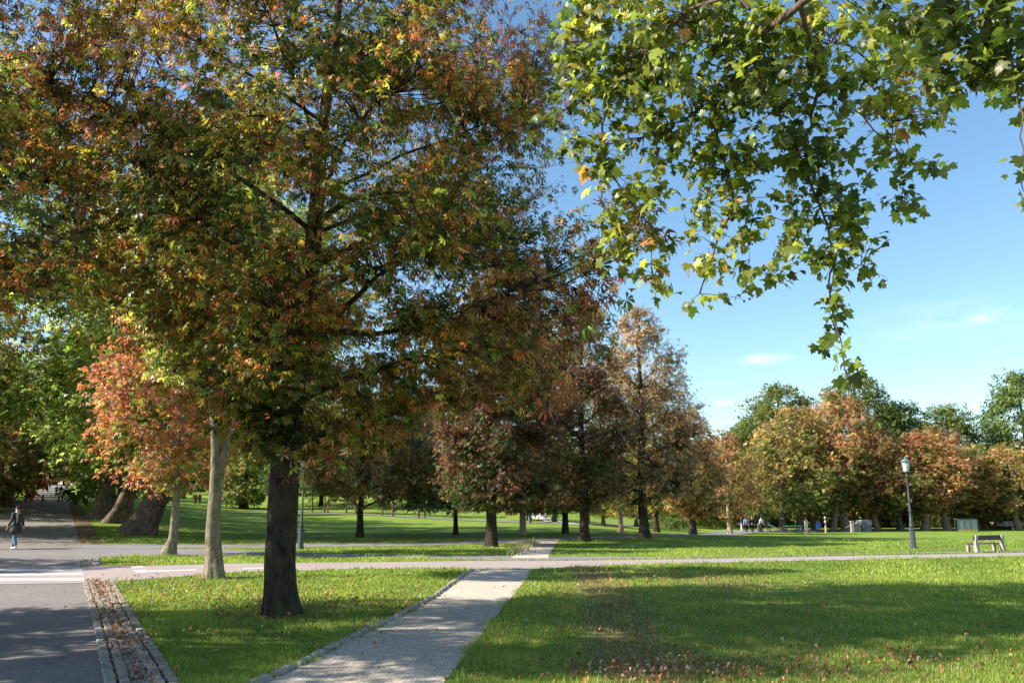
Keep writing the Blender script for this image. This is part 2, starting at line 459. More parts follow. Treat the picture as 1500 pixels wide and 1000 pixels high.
# white markings on the cycle path and the crossing
def marking(pxs):
    drape('road_marking', g0(pxs), M['white_paint'], 0.0145, sub=3)
for y0, y1, xr in ((833.4, 835.6, 120), (839.4, 842.2, 121), (847, 850.4, 122.5)):
    marking([(-60, y0+1.2), (xr, y0), (xr+1, y1), (-60, y1+1.5)])
marking([(190, 830.3), (206, 829.6), (212, 831.2), (194, 832.2)])
marking([(195, 835.6), (212, 834.8), (218, 838), (201, 839)])
marking([(216, 836.4), (288, 834.2), (288, 835.4), (217, 837.8)])
marking([(354, 832.6), (386, 831.4), (386, 832.5), (356, 833.7)])

# ------------------------------------------------------------------ inside tests for the lawn
def inside(x, y, poly):
    x = np.asarray(x); y = np.asarray(y); c = np.zeros(x.shape, bool)
    n = len(poly)
    for i in range(n):
        x1, y1 = poly[i]; x2, y2 = poly[(i+1) % n]
        if y1 == y2: continue
        k = ((y1 > y) != (y2 > y)) & (x < (x2-x1)*(y-y1)/(y2-y1)+x1)
        c ^= k
    return c
gut_l = [(-2.6, 6.0), G(165, 1000, 0), G(140, 896, 0), G(126, 854, 0)]
gut_r = [(-2.02, 6.0), G(256, 1000, 0), G(204, 920, 0), G(180, 880, 0), G(164, 852, 0)]
gutter_poly = gut_l + gut_r[::-1]
HARD = [road, pink, lower, upper_poly, conn, gravel, av_poly, gutter_poly]
def on_hard(x, y):
    x = np.asarray(x, float); y = np.asarray(y, float)
    j = .055*np.sin(x*5.1+y*2.3)+.04*np.sin(x*13.7-y*9.1)+.03*np.sin(y*23+x*7)
    x = x+j; y = y-j*.5
    r = np.zeros(np.shape(x), bool)
    for p in HARD: r |= inside(x, y, p)
    return r

# ------------------------------------------------------------------ scattering leaves / blades
rngG = np.random.default_rng(7)
def nrm(a): return a/np.maximum(np.linalg.norm(a, axis=-1, keepdims=True), 1e-9)
def scatter(tmpls, P, D, Nn, S, Cc, rng, wjit=0.0):
    """place leaf templates: P positions, D leaf axis, Nn normals, S size, Cc colour"""
    D = nrm(D); X = nrm(np.cross(D, Nn)); Z = np.cross(X, D)
    which = rng.integers(0, len(tmpls), len(P))
    VV = []; FF = []; CCs = []; base = 0
    for k, (tv, tf) in enumerate(tmpls):
        m = which == k
        if not m.any(): continue
        p, d, x, z, s, c = P[m], D[m], X[m], Z[m], S[m], Cc[m]
        v = p[:, None] + s[:, None, None]*(tv[None, :, 0:1]*x[:, None] + tv[None, :, 1:2]*d[:, None] + tv[None, :, 2:3]*z[:, None])
        n, kk = len(p), len(tv)
        f = tf[None] + (np.arange(n)*kk)[:, None, None] + base
        base += n*kk
        VV.append(v.reshape(-1, 3)); FF.append(f.reshape(-1, 3)); CCs.append(np.repeat(c, kk, 0))
    return np.concatenate(VV), np.concatenate(FF), np.concatenate(CCs)

def chestnut_t(n, hi, width, droop, curl, seed, spread=200):
    rg = random.Random(seed); V = []; Fc = []
    for i in range(n):
        rel = (i-(n-1)/2)/((n-1)/2) if n > 1 else 0
        a = math.radians(rel*spread/2 + rg.uniform(-8, 8)); L = (1-0.42*abs(rel)**1.3)*rg.uniform(0.85, 1.08)
        ca, sa = math.cos(a), math.sin(a); w = width*L*rg.uniform(0.8, 1.2)
        cu = curl*rg.uniform(0.3, 1.2); dr = droop*rg.uniform(0.5, 1.3); tw = rg.uniform(-0.5, 0.5)*curl
        st = [(0.05, 0.02), (0.4, 0.6), (0.72, 1.0), (1.0, 0.0)] if hi else [(0, 0.0), (0.62, 1.0), (1.0, 0)]
        b = len(V)
        for t, h in st:
            r = t*L*(1-0.25*cu*t); z = -dr*t*t*L + cu*math.sin(t*3.6)*0.22*L
            if h <= 0.03:
                V.append((r*sa, r*ca, z))
            else:
                hh = w*h
                up = 0.35*hh + cu*0.6*hh
                V.append((r*sa - hh*ca, r*ca + hh*sa, z + up + tw*hh)); V.append((r*sa + hh*ca, r*ca - hh*sa, z + up - tw*hh))
        if hi:
            Fc += [(b, b+2, b+1), (b+1, b+2, b+4), (b+1, b+4, b+3), (b+3, b+4, b+5)]
        else:
            Fc += [(b, b+2, b+1), (b+1, b+2, b+3)]
    return np.array(V), np.array(Fc)
T_HI_G = [chestnut_t(n, True, 0.17, 0.35, 0.25, s) for n, s in ((7, 1), (5, 2), (6, 3), (7, 4))]
T_HI_B = [chestnut_t(n, True, 0.10, 0.5, 1.1, s) for n, s in ((5, 5), (6, 6), (7, 7), (4, 8))]
T_MID = [chestnut_t(5, False, 0.16, 0.35, 0.5, s) for s in (11, 12, 13, 14)]
T_FAR = [chestnut_t(3, False, 0.24, 0.35, 0.5, s, 170) for s in (21, 22, 23)]
def plane_t(seed):
    rg = random.Random(seed)
    right = [(0.20, -0.09), (0.50, 0.0), (0.38, 0.17), (0.64, 0.50), (0.40, 0.47), (0.26, 0.49), (0.27, 0.72), (0.12, 0.80)]
    pts = [(0, 0)] + [(x*rg.uniform(.9, 1.1), y+rg.uniform(-.03, .03)) for x, y in right] + [(rg.uniform(-.05, .05), 1.02)] + \
          [(-x*rg.uniform(.9, 1.1), y+rg.uniform(-.03, .03)) for x, y in right[::-1]]
    k = rg.uniform(0.1, 0.7); fo = rg.uniform(-0.1, 0.5)
    V = [(0, 0.33, 0.0)] + [(x, y, -k*((y-0.3)**2 + x*x) + fo*abs(x)) for x, y in pts]
    n = len(pts)
    return np.array(V), np.array([(0, 1+(i+1) % n, 1+i) for i in range(n)])
T_PLANE = [plane_t(s) for s in range(14)]
T_OVAL = [(np.array([(0, 0, 0), (-.3, .35, .06), (.3, .35, .06), (-.24, .72, .03), (.24, .72, .03), (0, 1, -.12*s)]), np.array([(0, 2, 1), (1, 2, 4), (1, 4, 3), (3, 4, 5)])) for s in (0.5, 1.5)]
T_STAR = [(np.array([(0, 0, 0), (.5, .05, -.1), (.18, .35, 0), (.5, .75, -.15), (.1, .62, 0), (0, 1.05, -.2), (-.1, .62, 0), (-.5, .7, -.1), (-.18, .35, 0), (-.5, .0, -.1)]),
           np.array([(0, 1, 2), (0, 2, 8), (0, 8, 9), (2, 3, 4), (2, 4, 6), (2, 6, 8), (4, 5, 6), (8, 6, 7)]))]

def fnoise(P, sc, seed):
    """cheap smooth 3-D noise, about -1..1"""
    rg = np.random.default_rng(seed); o = np.zeros(len(P))
    for k in range(6):
        w = rg.normal(size=3)*sc*(1+0.35*k); o += np.sin(P @ w + rg.uniform(0, 6.28))/(1+0.25*k)
    return o/2.6

def lerp(a, b, t): return np.asarray(a)*(1-t) + np.asarray(b)*t
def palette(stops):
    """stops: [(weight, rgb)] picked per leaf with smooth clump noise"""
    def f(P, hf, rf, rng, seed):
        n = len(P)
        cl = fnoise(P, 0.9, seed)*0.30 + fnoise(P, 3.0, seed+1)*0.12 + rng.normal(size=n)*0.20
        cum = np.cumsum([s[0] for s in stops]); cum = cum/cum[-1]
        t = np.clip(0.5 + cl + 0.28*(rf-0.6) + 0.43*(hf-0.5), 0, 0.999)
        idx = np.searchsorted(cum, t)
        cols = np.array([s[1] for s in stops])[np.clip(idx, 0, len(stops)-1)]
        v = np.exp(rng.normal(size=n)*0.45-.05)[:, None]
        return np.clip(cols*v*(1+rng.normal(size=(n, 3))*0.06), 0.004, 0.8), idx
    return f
GREEN_D = (0.040, 0.075, 0.014); GREEN_M = (0.075, 0.125, 0.022); GREEN_Y = (0.15, 0.19, 0.028); YEL = (0.36, 0.29, 0.05)
ORG = (0.38, 0.17, 0.05); RUST = (0.27, 0.095, 0.035); BROWN = (0.15, 0.062, 0.03); MAROON = (0.085, 0.032, 0.022); TAN = (0.40, 0.26, 0.14)
SILV = (0.24, 0.30, 0.20)
PAL = {
    'olive': palette([(1.8, (.06, .095, .02)), (2.2, (.14, .155, .035)), (1.8, (0.30, 0.23, 0.07)), (1.4, (0.36, 0.20, 0.08)), (0.4, (.36, .15, .07))]),
    'main': palette([(1.8, (.04, .06, .012)), (2.2, (.085, .115, .018)), (2.0, (.17, .18, .025)), (0.8, (.38, .28, .04)), (1.6, (.42, .17, .04)), (2.4, (.34, .10, .03)), (1.9, (.19, .058, .024))]),
    'mainb': palette([(1.2, GREEN_M), (1.2, GREEN_Y), (1.0, ORG), (1.8, RUST), (1.4, BROWN), (0.4, TAN)]),
    'orange': palette([(0.7, GREEN_Y), (0.7, YEL), (0.7, GREEN_M), (1.4, (.38, .17, .05)), (2.2, (0.40, 0.135, 0.07)), (1.6, (.31, .09, .045)), (0.5, (.44, .26, .15))]),
    'yelgreen': palette([(1.4, GREEN_M), (2.8, (.19, .235, .045)), (1.4, (.34, .34, .07)), (0.5, (.40, .24, .06)), (0.15, RUST)]),
    'plane': palette([(1.6, (.085, .115, .022)), (2.6, (0.135, 0.165, 0.028)), (2.4, (.23, .24, .034)), (0.3, YEL), (0.05, ORG)]),
    'maroon': palette([(1.5, GREEN_D), (0.9, (.07, .09, .02)), (1.5, (.15, .07, .035)), (1.6, (.12, .052, .036)), (0.9, (.26, .12, .05))]),
    'mauve': palette([(0.8, GREEN_D), (0.8, (.10, .07, .03)), (1.3, (.20, .11, .07)), (1.0, (.26, .21, .07)), (1.9, (.38, .25, .15)), (1.2, (.42, .29, .17))]),
    'tan': palette([(1.0, GREEN_M), (1.9, (.19, .20, .04)), (1.7, (0.40, 0.30, 0.09)), (1.9, (0.46, 0.27, 0.12)), (0.7, (.36, .15, .07)), (0.4, TAN)]),
    'rusty': palette([(1.0, (.065, .085, .02)), (1.4, (.17, .155, .035)), (1.6, (0.33, 0.22, 0.07)), (2.1, (0.37, 0.19, 0.085)), (0.9, (0.30, 0.13, 0.065))]),
    'green': palette([(1.2, GREEN_D), (2.6, (0.075, 0.115, 0.025)), (2.0, (.11, .14, .03)), (0.9, GREEN_Y)]),
    'lime': palette([(0.6, GREEN_M), (2.2, (0.14, 0.20, 0.03)), (1.2, (0.22, 0.23, 0.04)), (0.5, YEL)]),
    'silver': palette([(1.0, (0.08, 0.12, 0.05)), (2.0, SILV), (1.6, (0.42, 0.47, 0.36))]),
    'golden': palette([(0.5, GREEN_Y), (2.0, YEL), (1.0, (0.5, 0.36, 0.08)), (0.6, ORG)]),
}

# ------------------------------------------------------------------ tree generator
def interp_path(path, z):
    zs = [p[2] for p in path]
    return np.array([np.interp(z, zs, [p[0] for p in path]), np.interp(z, zs, [p[1] for p in path]), z])

def make_tree(label, base, trunk, trad, env, n_limbs, n_tips, lpt, lsize, pal, tm, seed, name='chestnut_tree', cat='tree', group=None,
              bark='bark_dark', tmb=None, fork=None, sides=12, twigs=True, twr=0.012, leafmat='leaf', gate=0.25, spread=(0.34, 0.17),
              droop=0.35, extra=None, wobble=0.06, flare=0.5, inner=0.22, stub=None, limb_k=0.36, env_noise=0.22, parentloc=True):
    """trunk: local points (z up); env: rows (z, left, right, depth) of the crown's half widths; base: world (x, y, z)"""
    rng = np.random.default_rng(seed); rr = random.Random(seed)
    root = thing(name, label, cat, base, 0, group)
    env = np.array(env, float)
    def er(z, az, cx=0):
        rl, rt, rd = (np.interp(z, env[:, 0], env[:, k]) for k in (1, 2, 3))
        c, s = np.cos(az), np.sin(az)
        rx = np.where(c > 0, rt, rl)
        return 1/np.sqrt((c/np.maximum(rx, .05))**2 + (s/np.maximum(rd, .05))**2 + 1e-6)
    ztop = trunk[-1][2]
    # dense trunk
    dens = []; dr = []
    zz = np.linspace(0, 1, 26)
    cum = np.linspace(0, 1, len(trunk))
    for t in zz:
        p = [np.interp(t, cum, [q[k] for q in trunk]) for k in range(3)]
        r = np.interp(t, cum, trad)
        dens.append(p); dr.append(r)
    ph = rr.uniform(0, 6)
    def wob(i, n, k, p):
        a = 2*PI*i/n; h = max(p.z, 0)
        fl = 1 + flare*math.exp(-h/(0.9*trad[0]+0.12))*(0.8+0.5*math.sin(3*a+ph)+0.3*math.sin(5*a+ph*2)+.2*math.sin(9*a+ph*3))
        return fl*(1+wobble*mn.noise(Vector((math.cos(a)*1.6, math.sin(a)*1.6, p.z*1.1+seed))) + wobble*0.6*mn.noise(Vector((math.cos(a)*5, math.sin(a)*5, p.z*3+seed))))
    mb = MB()
    dens[0][2] -= 0.12
    mb.tube(dens, dr, sides, wob)
    if stub:
        for (sp, sd, srd) in stub: mb.tube([sp, [sp[i]+sd[i] for i in range(3)]], [srd, srd*0.8], 8)
    samples = [np.array(p) for p in dens if p[2] > env[0, 0]+0.3]; srad = [0.02]*len(samples)
    # limbs
    z0, z1 = env[0, 0], env[-1, 0]
    limbs = []
    for i in range(n_limbs):
        t = (i+0.5)/n_limbs
        ze = z0 + (z1-z0)*(0.06+0.88*t)
        az = i*2.39996 + rr.uniform(-.35, .35)
        r = float(er(ze, az))*rr.uniform(0.72, 0.92)
        zs = max(env[0, 0]-0.2, ze - (0.25+0.25*t)*r - 0.3); zs = min(zs, ztop*0.96)
        st = interp_path(dens, max(zs, trunk[0][2]+0.3)); ax = interp_path(dens, min(ze, ztop))
        en = np.array([ax[0]+r*math.cos(az), ax[1]+r*math.sin(az), ze])
        md = (st+en)/2 + np.array([rr.uniform(-.1, .1)*r, rr.uniform(-.1, .1)*r, 0.13*r])
        limbs.append((st, md, en, float(np.interp(st[2], [d[2] for d in dens], dr))*limb_k))
    for lp in (extra or []):
        limbs.append(lp)
    for st, md, en, r0 in limbs:
        pts = []
        L = float(np.linalg.norm(en-st))
        for k in range(9):
            t = k/8; p = (1-t)**2*st + 2*t*(1-t)*md + t*t*en
            p = p + np.array([mn.noise(Vector((p[0]*1.3+seed, p[1], p[2]+j*7))) for j in range(3)])*0.10*L*t*0.6
            pts.append(p)
        rs = [max(r0*(1-0.85*k/8), twr) for k in range(9)]
        mb.tube(pts, rs, 6 if sides > 8 else 4)
        for k in range(2, 9):
            samples.append(pts[k]); srad.append(rs[k])
            if k < 8: samples.append((pts[k]+pts[k+1])/2); srad.append(rs[k])
    S_ = np.array(samples)
    # tips
    tips = []; tries = 0
    while len(tips) < n_tips and tries < n_tips*40:
        tries += 1
        z = rng.uniform(z0, z1); az = rng.uniform(0, 2*PI); r = float(er(z, az))
        rmax = float(env[:, 1:].max())
        if rng.uniform() > (r/rmax)**1.2 + 0.05: continue
        rho = rng.uniform(inner, 1)**0.62
        ax = interp_path(dens, min(z, ztop))
        q = Vector((math.cos(az)*1.7, math.sin(az)*1.7, z*0.45))
        k = 1 + env_noise*mn.noise(q+Vector((seed*3.1, 0, 0)))*1.6 + 0.10*mn.noise(q*3+Vector((0, seed, 0)))
        p = np.array([ax[0]+r*k*rho*math.cos(az), ax[1]+r*k*rho*math.sin(az), z - 0.12*r*rho*rho*droop*2])
        if gate > -9 and mn.noise(Vector(p)*(1.35 if rmax < 6 else 0.7)+Vector((0, 0, seed))) < -gate and rho > 0.3: continue
        tips.append(p)
    for lp in (extra or []):
        pass
    tips = np.array(tips)
    Pl = []; Dl = []
    for p in tips:
        d = np.linalg.norm(S_-p, axis=1) + 0.5*np.maximum(S_[:, 2]-p[2], 0)
        j = int(np.argmin(d)); s = S_[j]
        md = (s+p)/2 + np.array([0, 0, 0.08*np.linalg.norm(p-s)])
        if twigs:
            Lw = float(np.linalg.norm(p-s)); q1 = s*.55+md*.45+rng.normal(size=3)*.05*Lw; q2 = md*.5+p*.5+rng.normal(size=3)*.06*Lw+np.array([0, 0, .02*Lw]); r1 = max(min(srad[j]*0.5, twr*1.8), twr)
            mb.tube([s, q1, md+rng.normal(size=3)*.05*Lw, q2, p], [r1, r1*.8, twr*.8, twr*.55, twr*0.35], 3, cap=False)
        m = max(2, int(rng.poisson(lpt)))
        t = rng.uniform(0.35, 1.12, m)[:, None]
        q = s*(1-t)**2 + 2*t*(1-t)*md + t*t*p
        q = q + rng.normal(size=(m, 3))*np.array([spread[0], spread[0], spread[1]])*lsize*2.2
        Pl.append(q)
        dv = nrm((p-s)[None])[0]
        Dl.append(np.repeat(dv[None], m, 0))
    Pl = np.concatenate(Pl); Dl = np.concatenate(Dl); n = len(Pl)
    ax = np.stack([np.interp(Pl[:, 2], [d[2] for d in dens], [d[k] for d in dens]) for k in (0, 1)], 1)
    out = np.concatenate([nrm(Pl[:, :2]-ax), np.zeros((n, 1))], 1)
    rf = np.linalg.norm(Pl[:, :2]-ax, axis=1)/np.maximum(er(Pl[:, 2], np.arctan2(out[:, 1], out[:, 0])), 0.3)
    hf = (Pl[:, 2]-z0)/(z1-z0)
    D = out*0.7 + Dl*0.4 + rng.normal(size=(n, 3))*0.55 - np.array([0, 0, droop])
    Nn = np.array([0, 0, 1.0]) + out*0.45 + rng.normal(size=(n, 3))*0.5
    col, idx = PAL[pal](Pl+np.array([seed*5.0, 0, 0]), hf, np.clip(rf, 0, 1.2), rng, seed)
    Sz = lsize*np.exp(rng.normal(size=n)*0.18)
    if tmb is not None:
        brown = (col[:, 0] > col[:, 1]*1.45)
        a = scatter(tm, Pl[~brown], D[~brown], Nn[~brown], Sz[~brown], col[~brown], rng)
        b = scatter(tmb, Pl[brown], D[brown]-np.array([0, 0, .3]), Nn[brown]+rng.normal(size=(brown.sum(), 3))*.5, Sz[brown]*0.9, col[brown], rng)
        V = np.concatenate([a[0], b[0]]); Fc = np.concatenate([a[1], b[1]+len(a[0])]); CC = np.concatenate([a[2], b[2]])
    else: V, Fc, CC = scatter(tm, Pl, D, Nn, Sz, col, rng)
    link('trunk', mb.mesh('trunk', True), M[bark], root)
    link('crown', mesh_np('crown', V, Fc, CC), M[leafmat], root)
    return root

def copy_tree(src, label, loc, s=(1, 1, 1), rz=0, group=None):
    r = src.copy(); C.objects.link(r); r.location = loc; r.scale = s; r.rotation_euler = (0, 0, rz)
    r['label'] = label
    if group: r['group'] = group
    elif 'group' in r: del r['group']
    for ch in src.children:
        c = ch.copy(); C.objects.link(c); c.parent = r
    return r

ES = dict(oval=[(0, .3, .3, .3), (.08, .7, .7, .7), (.22, 1, 1, 1), (.45, .95, .95, .95), (.7, .72, .72, .72), (.9, .45, .45, .45), (1, .16, .16, .16)],
          round=[(0, .15, .15, .15), (.08, .62, .62, .6), (.25, .95, .95, .95), (.45, 1, 1, 1), (.65, .88, .88, .9), (.85, .55, .55, .55), (1, .12, .12, .12)],
          cone=[(0, .3, .3, .3), (.08, .8, .8, .8), (.22, 1, 1, 1), (.45, .85, .85, .85), (.7, .6, .6, .6), (.9, .3, .3, .3), (1, .06, .06, .06)],
          wide=[(0, .5, .5, .5), (.1, .9, .9, .9), (.3, 1, 1, 1), (.6, .92, .92, .92), (.85, .6, .6, .6), (1, .2, .2, .2)])
def envof(kind, z0, z1, r, rd=None):
    return [(z0+(z1-z0)*t, a*r, b*r, c*(rd or r)) for t, a, b, c in ES[kind]]
def straight(h, lean=(0, 0), n=6, wob=0.1, seed=0):
    rg = random.Random(seed)
    return [(lean[0]*h*(i/n) + (rg.uniform(-wob, wob) if 0 < i else 0), lean[1]*h*(i/n) + (rg.uniform(-wob, wob) if 0 < i else 0), h*i/n) for i in range(n+1)]
def taper(r, n=6, k=0.85): return [r*(1-k*(i/n)**1.1) for i in range(n+1)]

# ================================================================== TREES
# --- main horse chestnut in the foreground
bx, by = G(410, 903, 0)
tp = [(408, 903), (409, 820), (414, 730), (420, 650), (430, 580), (444, 480), (455, 400), (462, 320), (468, 240), (476, 150), (492, 50), (500, -30)]
trunk = []
for px, py in tp:
    p = P3(px, py, by); trunk.append((p[0]-bx, 0.02*math.sin(py*.01), max(p[2], 0)))
trunk[0] = (0, 0, 0)
trunk.append((trunk[-1][0]+.1, 0, 13.2))
tr = [.245, .225, .215, .205, .19, .165, .145, .125, .105, .085, .065, .05, .03]
env = [(2.35, .6, .8, .7), (2.9, 1.2, 2.0, 1.5), (3.5, 1.9, 3.6, 2.6), (4.4, 2.5, 4.8, 3.5), (5.3, 3.2, 5.1, 3.9), (6.6, 4.6, 4.4, 4.1), (8, 5.0, 4.3, 4.1), (9.5, 4.9, 4.2, 3.6), (11, 4.0, 3.6, 3.1), (12.5, 2.4, 2.3, 2.0), (13.8, .5, .5, .5)]
def L3(px, py, Y): q = P3(px, py, Y); return np.array([q[0]-bx, q[1]-by, q[2]])
extra = [(L3(470, 480, 13.2), L3(560, 500, 12.2), L3(700, 448, 11.0), 0.07), (L3(690, 452, 11.1), L3(780, 408, 10.7), L3(900, 372, 10.3), 0.035),
         (L3(760, 425, 10.8), L3(850, 430, 10.4), L3(950, 330, 10.2), 0.02), (L3(462, 330, 13.3), L3(540, 250, 13), L3(660, 300, 12.4), 0.06),
         (L3(455, 395, 13.3), L3(600, 300, 12.6), L3(720, 395, 11.6), 0.06), (L3(440, 500, 13.3), L3(390, 420, 12.9), L3(330, 440, 12.3), 0.05),
         (L3(470, 230, 13.3), L3(400, 150, 13), L3(345, 175, 12.6), 0.05)]
main = make_tree('large horse chestnut with browning leaves and dark knobbly trunk on the near lawn', (bx, by, 0), trunk, tr, env, 26, 4400, 11, 0.122, 'main', T_HI_G, 101,
                 name='chestnut_tree', sides=28, tmb=T_HI_B, twr=0.0065, extra=extra, gate=0.33, stub=[((-.12, -.12, 2.45), (-.17, -.16, .1), .10)], wobble=0.18, flare=0.36, env_noise=.16)
# brown sprays on the long right-hand bough
def spray(root, centres, n, size, pal, tm, seed, tw=0.006, org=None, matn='leaf', start=None):
    rng = np.random.default_rng(seed); mb = MB(); Ps = []; Ds = []
    o0 = np.array(org) if org is not None else np.zeros(3)
    for (px, py, r, Y, m, sx, sy) in centres:
        c = P3(px, py, Y)-o0; s = P3(sx, sy, Y+.1)-o0
        k = r/F*Y
        for j in range(max(2, m//5)):
            q = c + rng.normal(size=3)*k*0.55
            md = (s+q)/2+np.array([0, 0, .05])
            mb.tube([s, md, q], [tw*1.6, tw, tw*.5], 3, cap=False)
            mm = 5
            Ps.append(q + rng.normal(size=(mm, 3))*size*0.55); Ds.append(np.repeat(nrm((q-s)[None]), mm, 0))
    Ps = np.concatenate(Ps); Ds = np.concatenate(Ds); n_ = len(Ps)
    col, _ = PAL[pal](Ps, np.full(n_, .6), np.full(n_, .8), rng, seed)
    V, Fc, CC = scatter(tm, Ps, Ds*0.6+rng.normal(size=(n_, 3))*.6-np.array([0, 0, .35]), np.array([0, 0, 1.])+rng.normal(size=(n_, 3))*.6, size*np.exp(rng.normal(size=n_)*.15), col, rng)
    return mb, V, Fc, CC
cen = [(910, 340, 45, 10.3, 60, 880, 380), (950, 335, 25, 10.2, 30, 900, 372), (870, 375, 45, 10.4, 50, 800, 400), (820, 345, 22, 10.6, 22, 800, 400), (840, 420, 40, 10.6, 50, 780, 410), (900, 430, 35, 10.4, 36, 850, 400),
       (780, 400, 40, 10.8, 45, 740, 430), (720, 440, 50, 11, 50, 690, 452), (800, 470, 45, 11, 50, 740, 430), (870, 475, 30, 10.8, 30, 840, 420), (760, 520, 60, 11.4, 60, 700, 452), (640, 470, 50, 11.6, 40, 600, 480), (850, 520, 35, 11.5, 30, 780, 470),
       (448, 672, 24, 12.4, 30, 436, 590), (470, 640, 34, 12.2, 36, 440, 580), (392, 655, 20, 12.8, 20, 420, 590), (505, 640, 36, 12, 36, 470, 560), (560, 640, 36, 11.8, 30, 520, 570), (610, 600, 45, 11.8, 40, 560, 540), (690, 570, 50, 11.6, 40, 620, 520), (800, 580, 40, 11.5, 30, 740, 520)]
mbb, V, Fc, CC = spray(main, cen, 0, 0.165, 'mainb', T_HI_B+T_HI_B+T_HI_G[:1], 55, org=(bx, by, 0))
link('bough', mbb.mesh('bough', True), M['bark_dark'], main)
link('bough_leaves', mesh_np('bough_leaves', V, Fc, CC), M['leaf'], main)

# --- pale forked tree and slender tree between the paths
x, y = G(315, 847, 0)
ft = [(313, 847), (312, 780), (316, 720), (316, 660), (313, 600), (311, 530), (308, 470), (306, 400), (306, 330)]
tk = [(P3(a, b, y)[0]-x, 0, max(0, P3(a, b, y)[2])) for a, b in ft]; tk[0] = (0, 0, 0)
f2 = [np.array([P3(a, b, y)[0]-x, 0.05*i, P3(a, b, y)[2]]) for i, (a, b) in enumerate([(318, 715), (330, 660), (338, 560)])]
make_tree('pale trunked tree forking low over the lawn beside the cycle path', (x, y, 0), tk, [.19, .165, .155, .11, .10, .09, .08, .05, .03],
          [(4.0, .6, .8, .8), (5.0, 1.6, 2.0, 1.8), (6.5, 2.0, 2.6, 2.2), (8.5, 2.2, 2.6, 2.3), (10.0, 1.4, 1.6, 1.5), (11, .4, .4, .4)], 14, 520, 9, 0.19, 'yelgreen', T_MID, 102,
          name='forked_tree', sides=20, bark='bark_pale', extra=[(f2[0], f2[1], f2[2], 0.135)], tmb=None, flare=0.6, wobble=.09, limb_k=.35)
x, y = G(247, 813, 0)
make_tree('slender pale tree with orange red leaves on the narrow grass strip', (x, y, 0),
          [(0, 0, 0), (.12, 0, .6), (.1, 0, 2.4), (.05, 0, 4), (.1, 0, 8), (.2, 0, 12)], [.22, .15, .13, .11, .08, .03],
          [(2.1, .9, .7, .9), (2.8, 2.4, 1.6, 2), (4.2, 3.1, 2.2, 2.6), (6.5, 3.2, 2.4, 2.7), (9, 2.8, 2.3, 2.5), (11.2, 1.9, 1.8, 1.8), (13, .4, .4, .4)], 24, 1150, 10, 0.165, 'orange', T_MID, 103,
          name='chestnut_tree', sides=16, bark='bark_pale', flare=0.35, gate=.18, env_noise=.34)

# --- two huge leaning planes and the avenue rows
def plane_big(label, px, py, lean, r, seed, h=20, rad=7.5, env0=3.2, pal='yelgreen', nt=900, group=None, tmx=None, ls=.30):
    x, y = G(px, py); z = float(T(x, y))
    n = 8
    tk = []
    for i in range(n+1):
        t = i/n; tk.append((lean*(1-math.exp(-t*2.6))*h*0.35, 0.02*i, h*t*0.92))
    rs = [r*k for k in (1.0, .82, .74, .6, .46, .34, .24, .15, .06)]
    return make_tree(label, (x, y, z), tk, rs, envof('wide', env0, h, rad), 22, nt, 8, ls, pal, tmx or T_STAR+T_MID[:1], seed, name='plane_tree', sides=22, bark='bark_plane', group=group,
                     twigs=False, flare=.75, leafmat='leaf', gate=.22, limb_k=.4, wobble=.09)
plane_big('huge plane tree leaning over the lawn, nearest of the avenue trunks', 205, 783, 0.46, 0.66, 201, h=24, rad=10, nt=2300, env0=4.6, ls=.34)
plane_big('huge leaning plane tree with sunlit rough bark, second along the avenue', 172, 766, 0.34, 0.56, 202, h=26, rad=9.5, nt=2100, env0=4.2, ls=.34)
# avenue prototypes
pr = plane_big('dark avenue tree third in the right hand row, behind the leaning planes', 148, 760, 0.12, 0.55, 203, h=17, rad=6.5, pal='yelgreen', nt=700, env0=2.8, ls=.33)
pl2 = plane_big('reddish avenue tree with dark trunk nearest on the left of the avenue', 8, 742, 0.02, 0.5, 204, h=15, rad=6.0, pal='mauve', nt=800, env0=2.6, ls=.33)
avx = lambda t, side: (a0[0]+ud[0]*t+un[0]*side, a0[1]+ud[1]*t+un[1]*side)
pd = math.hypot(pr.location.x-a0[0], pr.location.y-a0[1])
rgA = random.Random(5)
k = 0
for i, t in enumerate([pd+9, pd+18, pd+27, pd+37, pd+48, pd+60, pd+74, pd+90, pd+110, pd+132, pd+158, pd+190]):
    for side in (6.2+rgA.uniform(-.4, .4), -6.4+rgA.uniform(-.4, .4)):
        x, y = avx(t, side); s = rgA.uniform(.85, 1.1)
        nm = 'right' if side > 0 else 'left'
        if i < 3:
            lab = {0: 'fourth', 1: 'fifth', 2: 'sixth'}[i] if side > 0 else {0: 'third', 1: 'fourth', 2: 'fifth'}[i]
            copy_tree(pr if side > 0 else pl2, f'dark avenue trunk {lab} from the near end of the {nm} hand row', (x, y, float(T(x, y))), (s, s, s), rgA.uniform(0, 6), 'trees lining the avenue')
        else:
            copy_tree([pr, pl2][(i+(side > 0)) % 2], f'far tree in the {nm} hand row of the avenue', (x, y, float(T(x, y))), (s, s, s), rgA.uniform(0, 6), f'far trees in the {nm} hand avenue row')
bg_ = make_tree('tall leafy green plane filling the sky at the left edge behind the neighbouring chestnut', (*avx(14, -5.6), 0.3), straight(27, (.02, 0), seed=8), taper(.6), envof('wide', 5.0, 30, 10), 22, 2300, 9, .34, 'yelgreen', T_STAR+T_MID[:1], 222,
               name='plane_tree', sides=12, bark='bark_plane', twigs=False, gate=.22)
for t_, sd_ in ((-9, -13.5), (-4, -22)):
    x, y = avx(t_, sd_); copy_tree(pl2, 'avenue tree left of the picture edge shading the junction', (x, y, 0), (.9, .9, .85), t_, 'trees shading the junction from the left')
x, y = avx(pd-14, -7.0)
